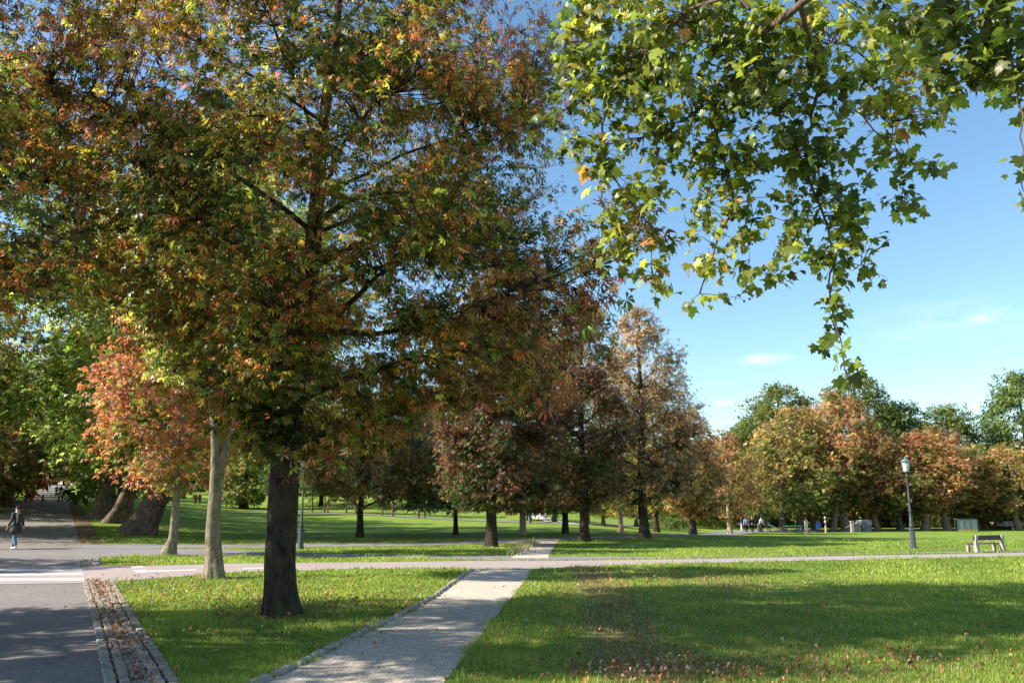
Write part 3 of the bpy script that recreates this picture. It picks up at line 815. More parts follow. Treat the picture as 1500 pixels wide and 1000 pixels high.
copy_tree(pl2, 'avenue tree at the left edge arching over the walking person', (x, y, float(T(x, y))), (1.05, 1.05, 1.0), 2.1, 'trees lining the avenue')
x, y = avx(pd+3, -6.6)
copy_tree(pl2, 'second avenue trunk from the left edge, just right of the nearest', (x, y, float(T(x, y))), (.95, .95, 1.0), 4.1, 'trees lining the avenue')
pr['group'] = 'trees lining the avenue'; pl2['group'] = 'trees lining the avenue'

# --- off-frame neighbours whose leaves enter at the top left and whose shade falls on road and lawn
nb = make_tree('chestnut with dark drooping leaves entering at the top left corner', (-10.9, 10.0, 0), straight(9.8, (.02, 0), seed=3), taper(.28), [(a, b, c*1.12, d*.8) for a, b, c, d in envof('round', 3.0, 12.0, 5.4)], 20, 3200, 10.5, 0.138, 'main', T_HI_G, 105,
               sides=14, tmb=T_HI_B, twr=.006, gate=.3)

# --- mid-distance trees behind the paths
def mid(label, px, py, top, hw_l, hw_r, bot, r, pal, seed, kind='cone', nt=500, lpt=9, ls=.2, bark='bark_dark', name='chestnut_tree', tmx=None, gate=.25, leaf='leaf', group=None, twr=.011, rd=None, droop=.35, inner=.22, cat='tree'):
    x, y = G(px, py); z = float(T(x, y))
    k = y/F*1.0
    ztop = P3(px, top, y)[2]-z; zbot = P3(px, bot, y)[2]-z
    env = [(a, b*hw_l, c*hw_r, d*(rd/px if False else (hw_l+hw_r)/2)) for a, b, c, d in envof(kind, zbot, ztop, 1.0*k)]
    return make_tree(label, (x, y, z), straight(ztop*.95, seed=seed), taper(r), env, 18, nt, lpt, ls, pal, tmx or T_MID, seed, name=name, sides=12, bark=bark, gate=gate, twr=twr, leafmat=leaf, group=group, droop=droop, inner=inner, cat=cat)
mid('dark maroon chestnut whose trunk stands left of the far gravel path', 720, 800, 400, 95, 115, 750, .24, 'maroon', 301, nt=2300, kind='wide', lpt=11, ls=.165)
mid('tall dark chestnut with bare twiggy top right of the far gravel path', 855, 793, 430, 98, 80, 748, .24, 'maroon', 302, kind='oval', nt=1500, lpt=10, gate=.2, ls=.165)
mid('tall narrow brown chestnut with sunlit pointed top against the sky', 945, 788, 447, 88, 98, 742, .28, 'mauve', 303, kind='oval', nt=1900, lpt=10, ls=.15, gate=.35)
mid('small tree with rusty brown leaves in front of the rising meadow', 528, 787, 540, 120, 110, 740, .20, 'rusty', 304, kind='wide', nt=800, ls=.22)
mid('low spreading tree with silvery green leaves above the meadow', 668, 783, 560, 125, 30, 745, .15, 'silver', 305, kind='wide', nt=1500, ls=.27, tmx=T_STAR, name='silver_tree')
mid('brown leaved tree with tan trunk just right of the dark maroon chestnut', 766, 784, 440, 85, 90, 752, .20, 'maroon', 306, kind='wide', nt=1100, ls=.24, bark='bark_tan')
mid('golden green tree with mottled trunk beyond the tall dark chestnut', 828, 781, 470, 80, 75, 755, .20, 'yelgreen', 307, kind='wide', nt=900, ls=.24)
mid('small mottled trunk chestnut midway between the two tall dark ones', 910, 780, 520, 55, 50, 757, .17, 'golden', 308, kind='round', nt=260, ls=.26, bark='bark_tan')
mid('chestnut with yellowing leaves just right of the tall narrow one', 962, 779, 560, 40, 60, 752, .22, 'tan', 309, kind='oval', nt=650, ls=.24)
mid('rusty chestnut with pale based trunk at the near edge of the right lawn', 1015, 783, 600, 50, 60, 757, .27, 'rusty', 310, kind='oval', nt=800, ls=.22, leaf='leaf')
mid('willowy pale green tree on the meadow behind the forked trunk', 357, 745, 640, 45, 40, 735, .55, 'plane', 311, kind='wide', nt=420, ls=.45, name='willow_tree', droop=.9)
mid('large dark green tree on the far meadow behind the silvery tree', 600, 745, 560, 120, 120, 722, .35, 'green', 312, kind='wide', nt=1100, ls=.5, leaf='leaf_far', name='green_tree')
mid('large yellow green tree on the far meadow behind the small rusty tree', 470, 741, 560, 130, 120, 722, .35, 'yelgreen', 313, kind='wide', nt=1100, ls=.5, leaf='leaf_far')
# crown to the left behind main: dense avenue side greenery handled by the planes

# --- far prototypes for the right-hand belt
def proto(label, pal, seed, kind='wide', h=10, r=4, z0=1.6, nt=420, lpt=9, ls=.34, px=0, py=0, **kw):
    x, y = G(px, py); z = float(T(x, y))
    return make_tree(label, (x, y, z), straight(h*.92, seed=seed, wob=.2), taper(kw.get('tr', .3)), envof(kind, z0, h, r), 16, nt, lpt, ls, pal, T_MID[:3] if ls < .3 else T_FAR, seed,
                     name=kw.get('name', 'chestnut_tree'), sides=8, bark=kw.get('bark', 'bark_far'), gate=kw.get('gate', .2), twigs=False, leafmat='leaf_far', limb_k=.3, inner=.35, env_noise=.5, spread=(.42, .2))
# (proto, label, px base, py base, crown top py, crown half width px)
Pt = proto('olive and tan chestnut with dark trunk nearest right of the strolling people', 'olive', 401, h=10, r=4, px=1147, py=777.5, nt=560, ls=.27)
Pr = proto('rusty orange chestnut right of the lamp post', 'rusty', 402, h=10, r=4, px=1355, py=776, nt=600, bark='bark_tan', ls=.27)
Pg = proto('tall green tree rising behind the orange chestnuts left of the lamp', 'green', 403, h=14, r=5, px=1150, py=771.5, nt=1200, gate=.35, z0=2.5, name='green_tree', tr=.4, ls=.36)
Pl = proto('bright yellow green tree behind the strolling people', 'lime', 404, kind='round', h=8, r=3.5, px=1060, py=771, nt=420, z0=1.4, name='green_tree', ls=.30)
def fit(o, hw, top, ph, pr_, px):
    """scale a tree so its crown spans hw pixels either side and reaches row top"""
    x, y, z = o.location; d = y
    s = hw/F*d/pr_; h = (P3(px, top, d)[2]-z)/ph
    o.scale = (s, s, h)
fit(Pt, 68, 625, 10, 4, 1147); fit(Pr, 72, 628, 10, 4, 1355); fit(Pg, 75, 560, 14, 5, 1150); fit(Pl, 50, 690, 8, 3.5, 1060)
def put(src, label, px, py, top, hw, rz=None, group=None, d=None):
    if d is None: x, y = G(px, py)
    else: r = ray(px, 745); t = d/r[1]; x, y = r[0]*t, d
    z = float(T(x, y)); ph, prr = {id(Pt): (10, 4), id(Pr): (10, 4), id(Pg): (14, 5), id(Pl): (8, 3.5)}[id(src)]
    o = copy_tree(src, label, (x, y, z), (1, 1, 1), rz if rz is not None else px*1.7, group)
    fit(o, hw, top, ph, prr, px); return o
B1 = 'chestnuts bordering the right lawn'; B2 = 'green trees behind the chestnuts'
Pt['group'] = B1; Pr['group'] = B1; Pg['group'] = B2
put(Pr, 'small rusty chestnut with pale trunk left of the strolling people', 1070, 782, 628, 45, group=B1)
put(Pt, 'thin young chestnut in front of the strolling people', 1112, 779, 655, 32, group=B1)
put(Pt, 'broad orange chestnut with a thick dark trunk beside a white post', 1173, 776.5, 590, 72, group=B1)
put(Pt, 'chestnut with leaf hidden trunk standing before the blue sign', 1192, 776, 612, 50, group=B1)
put(Pr, 'tallest tan chestnut, behind the pale leaning trunk', 1240, 776, 572, 78, group=B1)
put(Pt, 'olive and orange chestnut just left of the lamp post', 1319, 776.2, 640, 58, group=B1)
put(Pr, 'rusty chestnut beside the grey sloping wall', 1285, 775.8, 618, 52, group=B1)
put(Pr, 'orange chestnut standing directly left of the glass shelter', 1388, 775.8, 622, 62, group=B1)
put(Pt, 'orange chestnut above the glass shelter, left of the parked cars', 1432, 775.2, 668, 50, group=B1)
put(Pr, 'rusty chestnut cut by the right edge of the picture behind the bench', 1492, 775.6, 648, 62, group=B1)
put(Pg, 'tall green tree whose crown shows above the tallest tan chestnut', 1268, 771, 545, 72, group=B2)
put(Pg, 'dark green tree filling the skyline just right of the lamp', 1335, 771, 585, 60, group=B2)
put(Pg, 'rounded dark green tree forming the right shoulder of the skyline', 1400, 771, 590, 60, group=B2)
put(Pg, 'tall green tree alone at the right edge above the rusty chestnut', 1520, 771, 540, 66, group=B2)
put(Pl, 'tall yellow green tree behind the olive chestnut, left of the lamp', 1128, 771, 600, 62, group=B2)
put(Pl, 'yellow green tree showing between the tan and rusty crowns above the lamp', 1300, 771, 628, 55, group=B2)
put(Pg, 'dark green tree low between the rusty crown and the right edge', 1455, 771, 650, 60, group=B2)
put(Pg, 'green tree low on the skyline above the strolling people', 1102, 770.5, 612, 45, group=B2)
put(Pl, 'yellow green tree glimpsed between the narrow chestnut and the hedge', 1000, 771, 690, 45)
put(Pt, 'tan chestnut standing behind the clipped hedge', 1040, 772, 640, 50)
put(Pl, 'yellow green tree behind the green picnic table', 1150, 771.5, 700, 60)
# centre background beyond the meadow
put(Pl, 'golden green tree beside the white path on the far meadow', 812, 765, 690, 42)
put(Pl, 'low bright tree beyond the far gravel path, left of the white path', 775, 762, 690, 40)
put(Pl, 'small bright tree between the two tall dark chestnuts', 884, 770, 695, 38)
put(Pt, 'small orange tree beyond the tall narrow chestnut', 932, 771, 690, 42)

# young trees along the dark meadow strip
yt = make_tree('young tree in the row along the meadow path', (0, 0, 0), straight(5.5, seed=9), taper(.12), envof('round', 2.4, 6.5, 1.7), 8, 110, 7, .3, 'green', T_FAR, 501, name='young_tree', sides=6,
               bark='bark_far', twigs=False, leafmat='leaf_far', group='young trees along the meadow path')
ylist = [(394, 749.5), (457, 750.5), (475, 751), (480, 751), (507, 752.5), (521, 753), (560, 755), (575, 756), (613, 758), (622, 758.5)]
for i, (px, py) in enumerate(ylist):
    x, y = G(px, py)
    s = 0.85+0.3*((i*37) % 10)/10
    if i == 0: yt.location = (x, y, float(T(x, y))); o = yt
    else: o = copy_tree(yt, 'young tree in the row along the meadow path', (x, y, float(T(x, y))), (s, s, s*1.15), i*1.3, 'young trees along the meadow path')

# ------------------------------------------------------------------ far wood (a mass nobody could count)
def far_wood():
    rng = np.random.default_rng(77); Ps = []; Cs = []; mbw = MB()
    spots = []
    for a in np.arange(-40, 42, 1.25):
        for ring in range(3):
            az = math.radians(a + rng.uniform(-.5, .5))
            if a < -24:
                if abs(a+28.4) < 2.2: d = rng.uniform(330, 380)
                else: d = rng.uniform(80, 170) if not (-31.0 < a < -26) else rng.uniform(250, 320)
            elif a < 6: d = rng.uniform(175, 250)
            else: d = rng.uniform(125, 190)
            spots.append((d*math.sin(az), d*math.cos(az), a))
    for x, y, a in spots:
        z = float(T(x, y)); h = rng.uniform(11, 17) if a < 4 else rng.uniform(8, 12); r = rng.uniform(5, 7.5); z0 = rng.uniform(.3, 1.5)
        n = 620
        u = nrm(rng.normal(size=(n, 3))); u[:, 2] = np.abs(u[:, 2])*1.0
        zz = rng.uniform(0, 1, n); az = rng.uniform(0, 2*PI, n)
        rr_ = r*np.interp(zz, [0, .15, .45, .75, 1], [.75, 1, 1, .75, .15])*rng.uniform(.75, 1.0, n)
        p = np.stack([x+rr_*np.cos(az), y+rr_*np.sin(az), z+z0+(h-z0)*zz], 1)
        p += fnoise(p, .5, 5)[:, None]*0.9
        Ps.append(p)
        base = [np.array(GREEN_M), np.array(GREEN_Y), np.array((.10, .14, .03)), np.array((.22, .14, .05)), np.array((.28, .13, .05))][rng.integers(0, 5)]
        Cs.append(base[None]*np.exp(rng.normal(size=n)*.3)[:, None])
        mbw.tube([(x, y, z-.2), (x, y, z+h*.6)], [.35, .2], 5)
    Ps = np.concatenate(Ps); Cs = np.concatenate(Cs); n = len(Ps)
    V, Fc, CC = scatter(T_FAR, Ps, rng.normal(size=(n, 3))-np.array([0, 0, .3]), np.array([-.3, -.6, .8])+rng.normal(size=(n, 3))*.6, rng.uniform(.7, 1.25, n), Cs, rng)
    o = link('far_wood', mesh_np('far_wood', V, Fc, CC), M['leaf_far'], kind='stuff', label='distant belt of mixed autumn trees closing the park', category='wood')
    mbw.build('trunks', M['bark_far'], o, kind='stuff')
far_wood()

# ------------------------------------------------------------------ overhanging plane branches (upper right)
def overhang():
    rng = np.random.default_rng(31)
    root = thing('plane_tree', 'overhanging plane tree with lobed green leaves hanging into the sky at upper right', 'tree', (5.5, -3.5, 0))
    o0 = np.array([5.5, -3.5, 0])
    mb = MB()
    tk = [(0, 0, -.2), (-.1, .1, 1.5), (-.2, .3, 3.5), (-.3, .7, 6), (-.2, .9, 9), (0, .8, 13), (.2, .8, 17)]
    mb.tube(tk, [.55, .42, .38, .34, .26, .15, .05], 20, lambda i, n, k, p: 1+.1*math.sin(3*2*PI*i/n+k))
    W = lambda px, py, Y: P3(px, py, Y if Y >= 7 else 7-(7-Y)*.38)-o0
    # boughs: world polylines as (px, py, depth)
    boughs = [([(1330, -260, 2.5), (1260, -120, 5.0), (1185, -5, 7.2), (1130, 40, 8.0), (1100, 80, 8.4), (1080, 120, 8.8), (1055, 150, 9.0), (1050, 200, 9.1), (1065, 250, 9.1), (1075, 300, 9.1), (1050, 360, 9.0), (1025, 430, 9.0)], .085),
              ([(1260, -160, 5.0), (1165, -90, 6.5), (1175, 20, 7.6), (1192, 75, 8.2), (1205, 115, 8.5), (1190, 170, 8.7), (1180, 230, 8.8), (1200, 300, 8.9), (1222, 370, 8.8), (1215, 430, 8.7), (1230, 500, 8.6), (1242, 555, 8.5)], .06),
              ([(1200, -60, 7.0), (1100, -10, 7.6), (1020, 10, 8.2), (960, 60, 8.8), (900, 130, 9.2), (880, 200, 9.5), (900, 260, 9.5), (945, 330, 9.4), (955, 400, 9.4)], .05),
              ([(1195, 78, 8.2), (1240, 65, 8.6), (1290, 120, 9), (1310, 200, 9.2), (1325, 280, 9.2)], .03),
              ([(1055, 150, 9), (1000, 175, 9.2), (940, 200, 9.5), (860, 210, 9.6), (830, 160, 9.6)], .03),
              ([(1330, -260, 2.5), (1400, -120, 3.8), (1420, -20, 4.6), (1400, 60, 5.0), (1345, 130, 5.4)], .06),
              ([(1420, -20, 4.6), (1470, 40, 4.6), (1490, 130, 4.6), (1500, 200, 4.5), (1495, 265, 4.5)], .03),
              ([(1100, 12, 7.6), (1000, -40, 8), (880, -30, 8.8), (830, 60, 9.2)], .03),
              ([(1205, 115, 8.5), (1280, 190, 8.8), (1340, 240, 8.9), (1390, 235, 9)], .02),
              ([(1200, 300, 8.9), (1160, 330, 8.8), (1140, 395, 8.8)], .014),
              ([(1222, 370, 8.8), (1260, 390, 8.8), (1300, 410, 8.8)], .014),
              ([(1050, 200, 9.1), (1100, 290, 9.2), (1095, 400, 9.1)], .016)]
    S = []
    for pl, r in boughs:
        pts = [W(*q) for q in pl]
        # smooth
        dp = []
        for i in range(len(pts)-1):
            for k in range(4):
                t = k/4; p0 = pts[max(i-1, 0)]; p1 = pts[i]; p2 = pts[i+1]; p3 = pts[min(i+2, len(pts)-1)]
                dp.append(0.5*((2*p1)+(-p0+p2)*t+(2*p0-5*p1+4*p2-p3)*t*t+(-p0+3*p1-3*p2+p3)*t**3) + rng.normal(size=3)*.012)
        dp.append(pts[-1])
        n = len(dp)
        mb.tube(dp, [r*.62*(1-.84*(i/(n-1))**.7) for i in range(n)], 8)
        S += dp
    # joins to the trunk
    mb.tube([tk[3], (-.4, 1.9, 6.2), W(1330, -260, 2.5)], [.2, .12, .053], 10)
    S = np.array(S)
    cl = [(850, 40, 45, 60, 9.2), (920, 40, 70, 60, 9), (1000, 60, 90, 80, 8.8), (1090, 40, 80, 60, 8.4), (1150, 90, 60, 80, 8.4), (1000, 150, 90, 70, 9), (900, 140, 70, 60, 9.3), (840, 120, 38, 45, 9.6),
          (1090, 170, 80, 70, 8.9), (960, 215, 70, 38, 9.4), (870, 215, 55, 38, 9.6), (800, 175, 22, 22, 9.9), (900, 265, 55, 34, 9.5), (960, 275, 38, 20, 9.4), (905, 315, 55, 26, 9.6), (935, 375, 50, 45, 9.8), (960, 425, 26, 26, 9.6), (895, 355, 30, 30, 9.9),
          (1050, 240, 60, 38, 9.1), (1040, 290, 45, 40, 9.1), (1085, 310, 40, 50, 9.1), (1030, 350, 32, 34, 9.0), (1080, 370, 34, 30, 9.1), (1035, 400, 28, 22, 9), (1022, 442, 22, 18, 9), (1095, 405, 24, 22, 9.1), (1090, 435, 10, 8, 9.1),
          (1130, 230, 50, 50, 8.9), (1180, 200, 60, 60, 8.7), (1220, 110, 45, 60, 8.5), (1200, 250, 60, 50, 8.8), (1160, 300, 45, 45, 8.8), (1220, 310, 50, 45, 8.9), (1265, 300, 40, 35, 8.9), (1175, 370, 45, 30, 8.8), (1230, 380, 55, 36, 8.8), (1150, 400, 22, 20, 8.8), (1275, 350, 28, 22, 8.8), (1275, 405, 26, 12, 8.8),
          (1215, 432, 30, 20, 8.7), (1250, 460, 34, 13, 8.7), (1212, 498, 20, 22, 8.6), (1245, 515, 24, 10, 8.6), (1240, 552, 22, 15, 8.5), (1225, 480, 18, 10, 8.6),
          (1280, 130, 30, 50, 8.9), (1320, 100, 45, 60, 8.9), (1310, 170, 45, 45, 9.1), (1290, 230, 45, 36, 9), (1345, 235, 42, 18, 8.9), (1388, 236, 16, 10, 9), (1325, 290, 24, 36, 9.2), (1345, 325, 16, 12, 9.2), (1365, 175, 26, 32, 9), (1250, 20, 40, 30, 8),
          (1340, 20, 50, 40, 6.5), (1400, 70, 55, 55, 5.0), (1440, 30, 60, 50, 4.7), (1480, 70, 45, 60, 4.6), (1370, 120, 36, 40, 5.4), (1320, 50, 45, 50, 6.8), (1430, 100, 50, 45, 5.6), (1390, 20, 60, 40, 5.6), (1480, 20, 40, 40, 5.0), (960, 10, 80, 30, 8.6), (1060, 20, 80, 40, 8.8), (1180, 20, 70, 40, 8.2), (1120, 130, 60, 60, 8.4), (930, 100, 70, 50, 9.2), (860, 90, 45, 50, 9.5)  , (1230, -170, 150, 90, 4.8), (1180, -110, 90, 40, 4.6), (1330, -190, 90, 90, 4.6), (1460, 125, 40, 26, 4.8), (1495, 150, 20, 26, 4.6), (1498, 262, 16, 24, 4.5), (1505, 285, 10, 20, 4.5)]  # clumps above the frame are unseen, added to shade the near right leaves
    Ps = []; Ds = []; Sz = []
    for (cx, cy, rx, ry, Y) in cl:
        lp = 0.097*F/(Y if Y >= 7 else 7-(7-Y)*.38)                                # leaf size in pixels
        cnt = int(3.0*rx*ry/(lp*lp*0.36)*(1.15 if cy < 175 else .9)*(1.25 if Y < 7 else 1))
        nsub = max(1, cnt//6)
        for j in range(nsub):
            a = rng.uniform(0, 2*PI); q = math.sqrt(rng.uniform(0, 1))*.92
            dY = rng.uniform(-1, 1)*max(.3, rx/F*Y*.9)
            c = W(cx+rx*q*math.cos(a), cy+ry*q*math.sin(a), Y+dY)
            d = np.linalg.norm(S-c, axis=1) + .3*np.maximum(c[2]-S[:, 2], 0); s = S[int(np.argmin(d))]
            md = (s+c)/2 + np.array([0, 0, .06*np.linalg.norm(c-s)]) + rng.normal(size=3)*.03
            mb.tube([s, md, c], [.006, .004, .0025], 3, cap=False)
            m = 6
            t = rng.uniform(.55, 1.1, m)[:, None]
            p = s*(1-t)**2+2*t*(1-t)*md+t*t*c + rng.normal(size=(m, 3))*.06
            # keep within the clump: pull strays towards the tip
            far = np.linalg.norm(p-c, axis=1) > .35
            p[far] = c + rng.normal(size=(far.sum(), 3))*.1
            Ps.append(p); Ds.append(np.repeat(nrm((c-s)[None]), m, 0))
    Ps = np.concatenate(Ps); Ds = np.concatenate(Ds); n = len(Ps)
    col, _ = PAL['plane'](Ps, np.full(n, .5), np.full(n, .6), rng, 3)
    D = Ds*.5 + rng.normal(size=(n, 3))*.55 - np.array([0, 0, .55])
    Nn = np.array([-.25, -.35, .75]) + rng.normal(size=(n, 3))*.55
    V, Fc, CC = scatter(T_PLANE, Ps, D, Nn, .097*np.exp(rng.normal(size=n)*.28), col, rng)
    link('trunk', mb.mesh('trunk', True), M['bark_plane'], root)
    link('foliage', mesh_np('foliage', V, Fc, CC), M['leaf_plane'], root)
    # seed balls
    for px, py, Y in ((1090, 441, 9.1), (1098, 438, 9.1), (1245, 566, 8.5)):
        c = W(px, py, Y); b = MB(); b.lathe(0, 0, [(.001, -.015), (.012, -.010), (.016, 0), (.012, .010), (.001, .015)], 8)
        b.build('seed_ball', M['bark_far'], root, True, loc=tuple(c))
overhang()

# ------------------------------------------------------------------ grass
def grass_zone(y0, y1, dens, width, hgt, xr, rng, blades=1):
    pts = []
    A = 0
    n = int((y1-y0)*2*xr*dens)
    x = rng.uniform(-xr, xr, n); y = rng.uniform(y0, y1, n)
    k = (np.abs(x) < 0.66*y+1.2)
    x, y = x[k], y[k]
    k = ~on_hard(x, y); x, y = x[k], y[k]
    pn = fnoise(np.stack([x, y, 0*x], 1), 2.6, 33); e = earth_amount(x, y)+.35*(pn > .55); k = rng.uniform(0, 1, len(x)) > np.clip(e*.85, 0, .93); x, y = x[k], y[k]
    n = len(x); P = np.stack([x, y, T(x, y)], 1)
    cl = fnoise(P, 1.1, 9); cl2 = fnoise(P, 4.5, 10)
    h = hgt*np.clip(1+.35*cl+.45*cl2, .35, 2)*np.exp(rng.normal(size=n)*.28)
    edge = np.zeros(n)
    for pl in (g0([(166, 850), (250, 845), (330, 838), (520, 833), (690, 833)]), g0([(778, 833), (880, 829), (1000, 825), (1250, 820), (1500, 815)]), g0([(150, 817), (240, 813), (385, 815.5), (600, 817), (712, 820.5)]), g0([(798, 821), (1000, 817.5), (1250, 812.6), (1500, 807.6)])):
        edge = np.maximum(edge, np.exp(-(seg_dist(x, y, pl)/.35)**2))
    h = h*(1+.55*edge*(fnoise(P, 6, 12)*.5+.7))
    az = rng.uniform(0, 2*PI, n); lean = rng.uniform(.15, .8, n)*h
    dx, dy = np.cos(az), np.sin(az)
    w = width*np.exp(rng.normal(size=n)*.25)
    wx, wy = -dy*w/2, dx*w/2
    b = P
    V = np.empty((n, 5, 3))
    V[:, 0] = b + np.stack([wx, wy, -0.01*np.ones(n)], 1); V[:, 1] = b - np.stack([wx, wy, .01*np.ones(n)], 1)
    m = b + np.stack([dx*lean*.35, dy*lean*.35, h*.6], 1)
    V[:, 2] = m - np.stack([wx, wy, 0*wx], 1)*.8; V[:, 3] = m + np.stack([wx, wy, 0*wx], 1)*.8
    V[:, 4] = b + np.stack([dx*lean, dy*lean, h*.95], 1)
    Fc = np.array([(0, 1, 2), (0, 2, 3), (3, 2, 4)])[None] + (np.arange(n)*5)[:, None, None]
    t = np.clip(.56+.28*cl+.28*cl2+.26*fnoise(P, .35, 14)+rng.normal(size=n)*.22, 0, 1)[:, None]
    col = lerp(np.array((.095, .165, .020))[None], np.array((.31, .375, .058))[None], t)
    dry = rng.uniform(0, 1, n) < (.05+.42*e_am(x, y)); col[dry] = np.array((.34, .27, .12))
    return V.reshape(-1, 3), Fc.reshape(-1, 3), np.repeat(col, 5, 0)
e_am = earth_amount
VV = []; FF = []; CCs = []; b = 0
for a in ((7.2, 11, 2300, .0070, .038, 8.8), (11, 15, 1200, .010, .042, 11.2), (15, 21, 560, .015, .045, 15), (21, 31, 210, .022, .05, 21.7), (31, 46, 70, .032, .038, 31.5)):
    v, f, c = grass_zone(*a, rngG); VV.append(v); FF.append(f+b); CCs.append(c); b += len(v)
link('grass', mesh_np('grass', np.concatenate(VV), np.concatenate(FF), np.concatenate(CCs)), M['grass_blade'], kind='stuff', label='short mown green lawn grass with scattered longer tufts', category='grass')

# straw tufts beside the far gravel connector
def tufts():
    rng = np.random.default_rng(8); n = 420
    ln = g0([(752, 814), (770, 802), (782, 793)])
    t = rng.uniform(0, 1, n); i = (t*1.999).astype(int); u = t*2-i
    L = np.array(ln); x = L[i, 0]*(1-u)+L[i+1, 0]*u + rng.normal(size=n)*.22; y = L[i, 1]*(1-u)+L[i+1, 1]*u + rng.normal(size=n)*.3
    P = np.stack([x, y, T(x, y)], 1)
    V, Fc, CC = scatter([(np.array([(-.06, 0, 0), (.06, 0, 0), (.03, .6, .05), (0, 1, .2)]), np.array([(0, 1, 2), (0, 2, 3)]))], P, np.array([0, 0, 1.])+rng.normal(size=(n, 3))*.35, rng.normal(size=(n, 3)), rng.uniform(.12, .3, n),
                        np.array((.34, .30, .16))[None]*np.exp(rng.normal(size=n)*.25)[:, None], rng)
    link('straw_tufts', mesh_np('straw_tufts', V, Fc, CC), M['grass_blade'], kind='stuff', label='dry straw coloured grass tufts edging the far gravel path', category='grass')
tufts()

# ------------------------------------------------------------------ fallen leaves
def fallen():
    rng = np.random.default_rng(12); X = []; Y = []
    def blob(cx, cy, sx, sy, n): X.append(cx+rng.normal(size=n)*sx); Y.append(cy+rng.normal(size=n)*sy)
    blob(-5.2, 16.3, 1.6, 1.5, 620); blob(-3.4, 14.4, 1.0, .7, 420); blob(-3.9, 13.1, .35, .35, 110); blob(-7.5, 18, 1.4, 1.4, 260)
    blob(1.45, 8.7, .65, .38, 260); blob(2.2, 8.6, .8, .4, 170)
    for i, (ex, ey) in enumerate(EARTH): blob(ex, ey, .45, .8+.1*i, 70)
    for ex, ey in EARTH2: blob(ex, ey, 1.2, .8, 70); blob(3.8, 9.2, 1.0, .5, 60)
    blob(-1.5, 14.3, .25, .35, 45); blob(-1.9, 10.5, .3, 1.2, 40)
    blob(3, 13, 3.2, 3.2, 300); blob(7, 12, 3, 3, 150); blob(2, 17, 3.5, 2.5, 260); blob(-2.8, 11, 1.5, 1.6, 90)
    for t, s in zip(rng.uniform(0, 1, 800)**.85, np.clip(rng.normal(size=800), -1.5, 1.5)):       # gutter
        d = 6.5+t*12.8; cx = -3.45-(d-8.23)*.532; X.append([cx+.22*s*.7]); Y.append([d])
    for t in rng.uniform(0, 1, 1800)**1.3:                                # verge of the avenue
        q = 1+t*60; p = (e798[0]+ud[0]*q+un[0]*(.5+rng.normal()*.9), e798[1]+ud[1]*q+un[1]*rng.normal()*.7); X.append([p[0]]); Y.append([p[1]])
    for _ in range(500):
        q = rng.uniform(0, 45); p = (a0[0]+ud[0]*q+un[0]*rng.uniform(-2.6, 2.6), a0[1]+ud[1]*q); X.append([p[0]]); Y.append([p[1]])
    for _ in range(500):                                                 # under the mid trees
        X.append([rng.uniform(-16, 8)]); Y.append([rng.uniform(36, 56)])
    blob(-.9, 11, .9, 1.8, 16); blob(-.4, 17, .6, 3, 14); blob(-8, 12, 1.5, 3, 14); blob(-10.5, 24.7, .4, .5, 90)
    x = np.concatenate([np.atleast_1d(a) for a in X]); y = np.concatenate([np.atleast_1d(a) for a in Y])
    k = (y > 6.5) & ~(inside(x, y, gravel) & (rng.uniform(0, 1, len(x)) < .75)) & ~(inside(x, y, road) & (y < 26) & (rng.uniform(0, 1, len(x)) < .8)); x, y = x[k], y[k]
    n = len(x); hard = on_hard(x, y)
    P = np.stack([x, y, T(x, y)+np.where(hard, .022, .045)+rng.uniform(0, .02, n)], 1)
    cols = np.array([RUST, BROWN, ORG, TAN, (.33, .13, .06), (.42, .33, .26), (.45, .30, .06)])
    c = cols[rng.choice(7, n, p=[.25, .2, .13, .12, .2, .06, .04])]*np.exp(rng.normal(size=n)*.25)[:, None]
    d = rng.normal(size=(n, 3)); d[:, 2] *= .25
    T1 = [chestnut_t(1, True, .22, .2, .9, s) for s in (31, 32, 33)] + [chestnut_t(1, True, .22, -.2, 1.2, s) for s in (34, 35)]
    T2 = [chestnut_t(5, True, .13, .1, .8, s) for s in (36, 37)]
    V1 = scatter(T1+T1+T2, P, d, np.array([0, 0, 1.])+rng.normal(size=(n, 3))*.45, rng.uniform(.045, .09, n), np.clip(c, .01, .7), rng)
    link('fallen_leaves', mesh_np('fallen_leaves', *V1), M['leaf_dry'], kind='stuff', label='curled brown and orange fallen leaves scattered over lawn, gutter and paths', category='fallen leaves')
fallen()

# ------------------------------------------------------------------ cobbled gutter and kerbs
def resample(line, step):
    out = []; 
    for a, b in zip(line[:-1], line[1:]):
        n = max(1, round(math.dist(a, b)/step)); out += [(a[0]+(b[0]-a[0])*i/n, a[1]+(b[1]-a[1])*i/n, math.atan2(b[1]-a[1], b[0]-a[0])) for i in range(n)]
    return out
def stone_rows(name, line, offs, sx, sy, h, mat, parent, rg, skip=0.0, topz=.03):
    mb = MB()
    for off in offs:
        for x, y, a in resample(line, sx*1.1):
            if rg.random() < skip: continue
            nx, ny = math.sin(a), -math.cos(a)
            jx, jy = rg.uniform(-.008, .008), rg.uniform(-.008, .008)
            mb.box(x+nx*off+jx, y+ny*off+jy, topz-h/2+rg.uniform(-.006, .006), sx*rg.uniform(.86, 1.0), sy*rg.uniform(.86, 1.0), h, a+rg.uniform(-.06, .06), 0.94, .012)
    return mb.build(name, mat, parent)
rg = random.Random(3)
gut = thing('cobbled_gutter', 'cobblestone gutter full of brown leaves between road and near lawn', 'gutter', (-3.4, 8.2, 0))
gv_ = [(x+3.4, y-8.2) for x, y in gut_l]; gr_ = [(x+3.4, y-8.2) for x, y in gut_r]
stone_rows('cobble_row', gv_, (-.02, .10), .17, .11, .10, M['stone'], gut, rg, 0, .035)
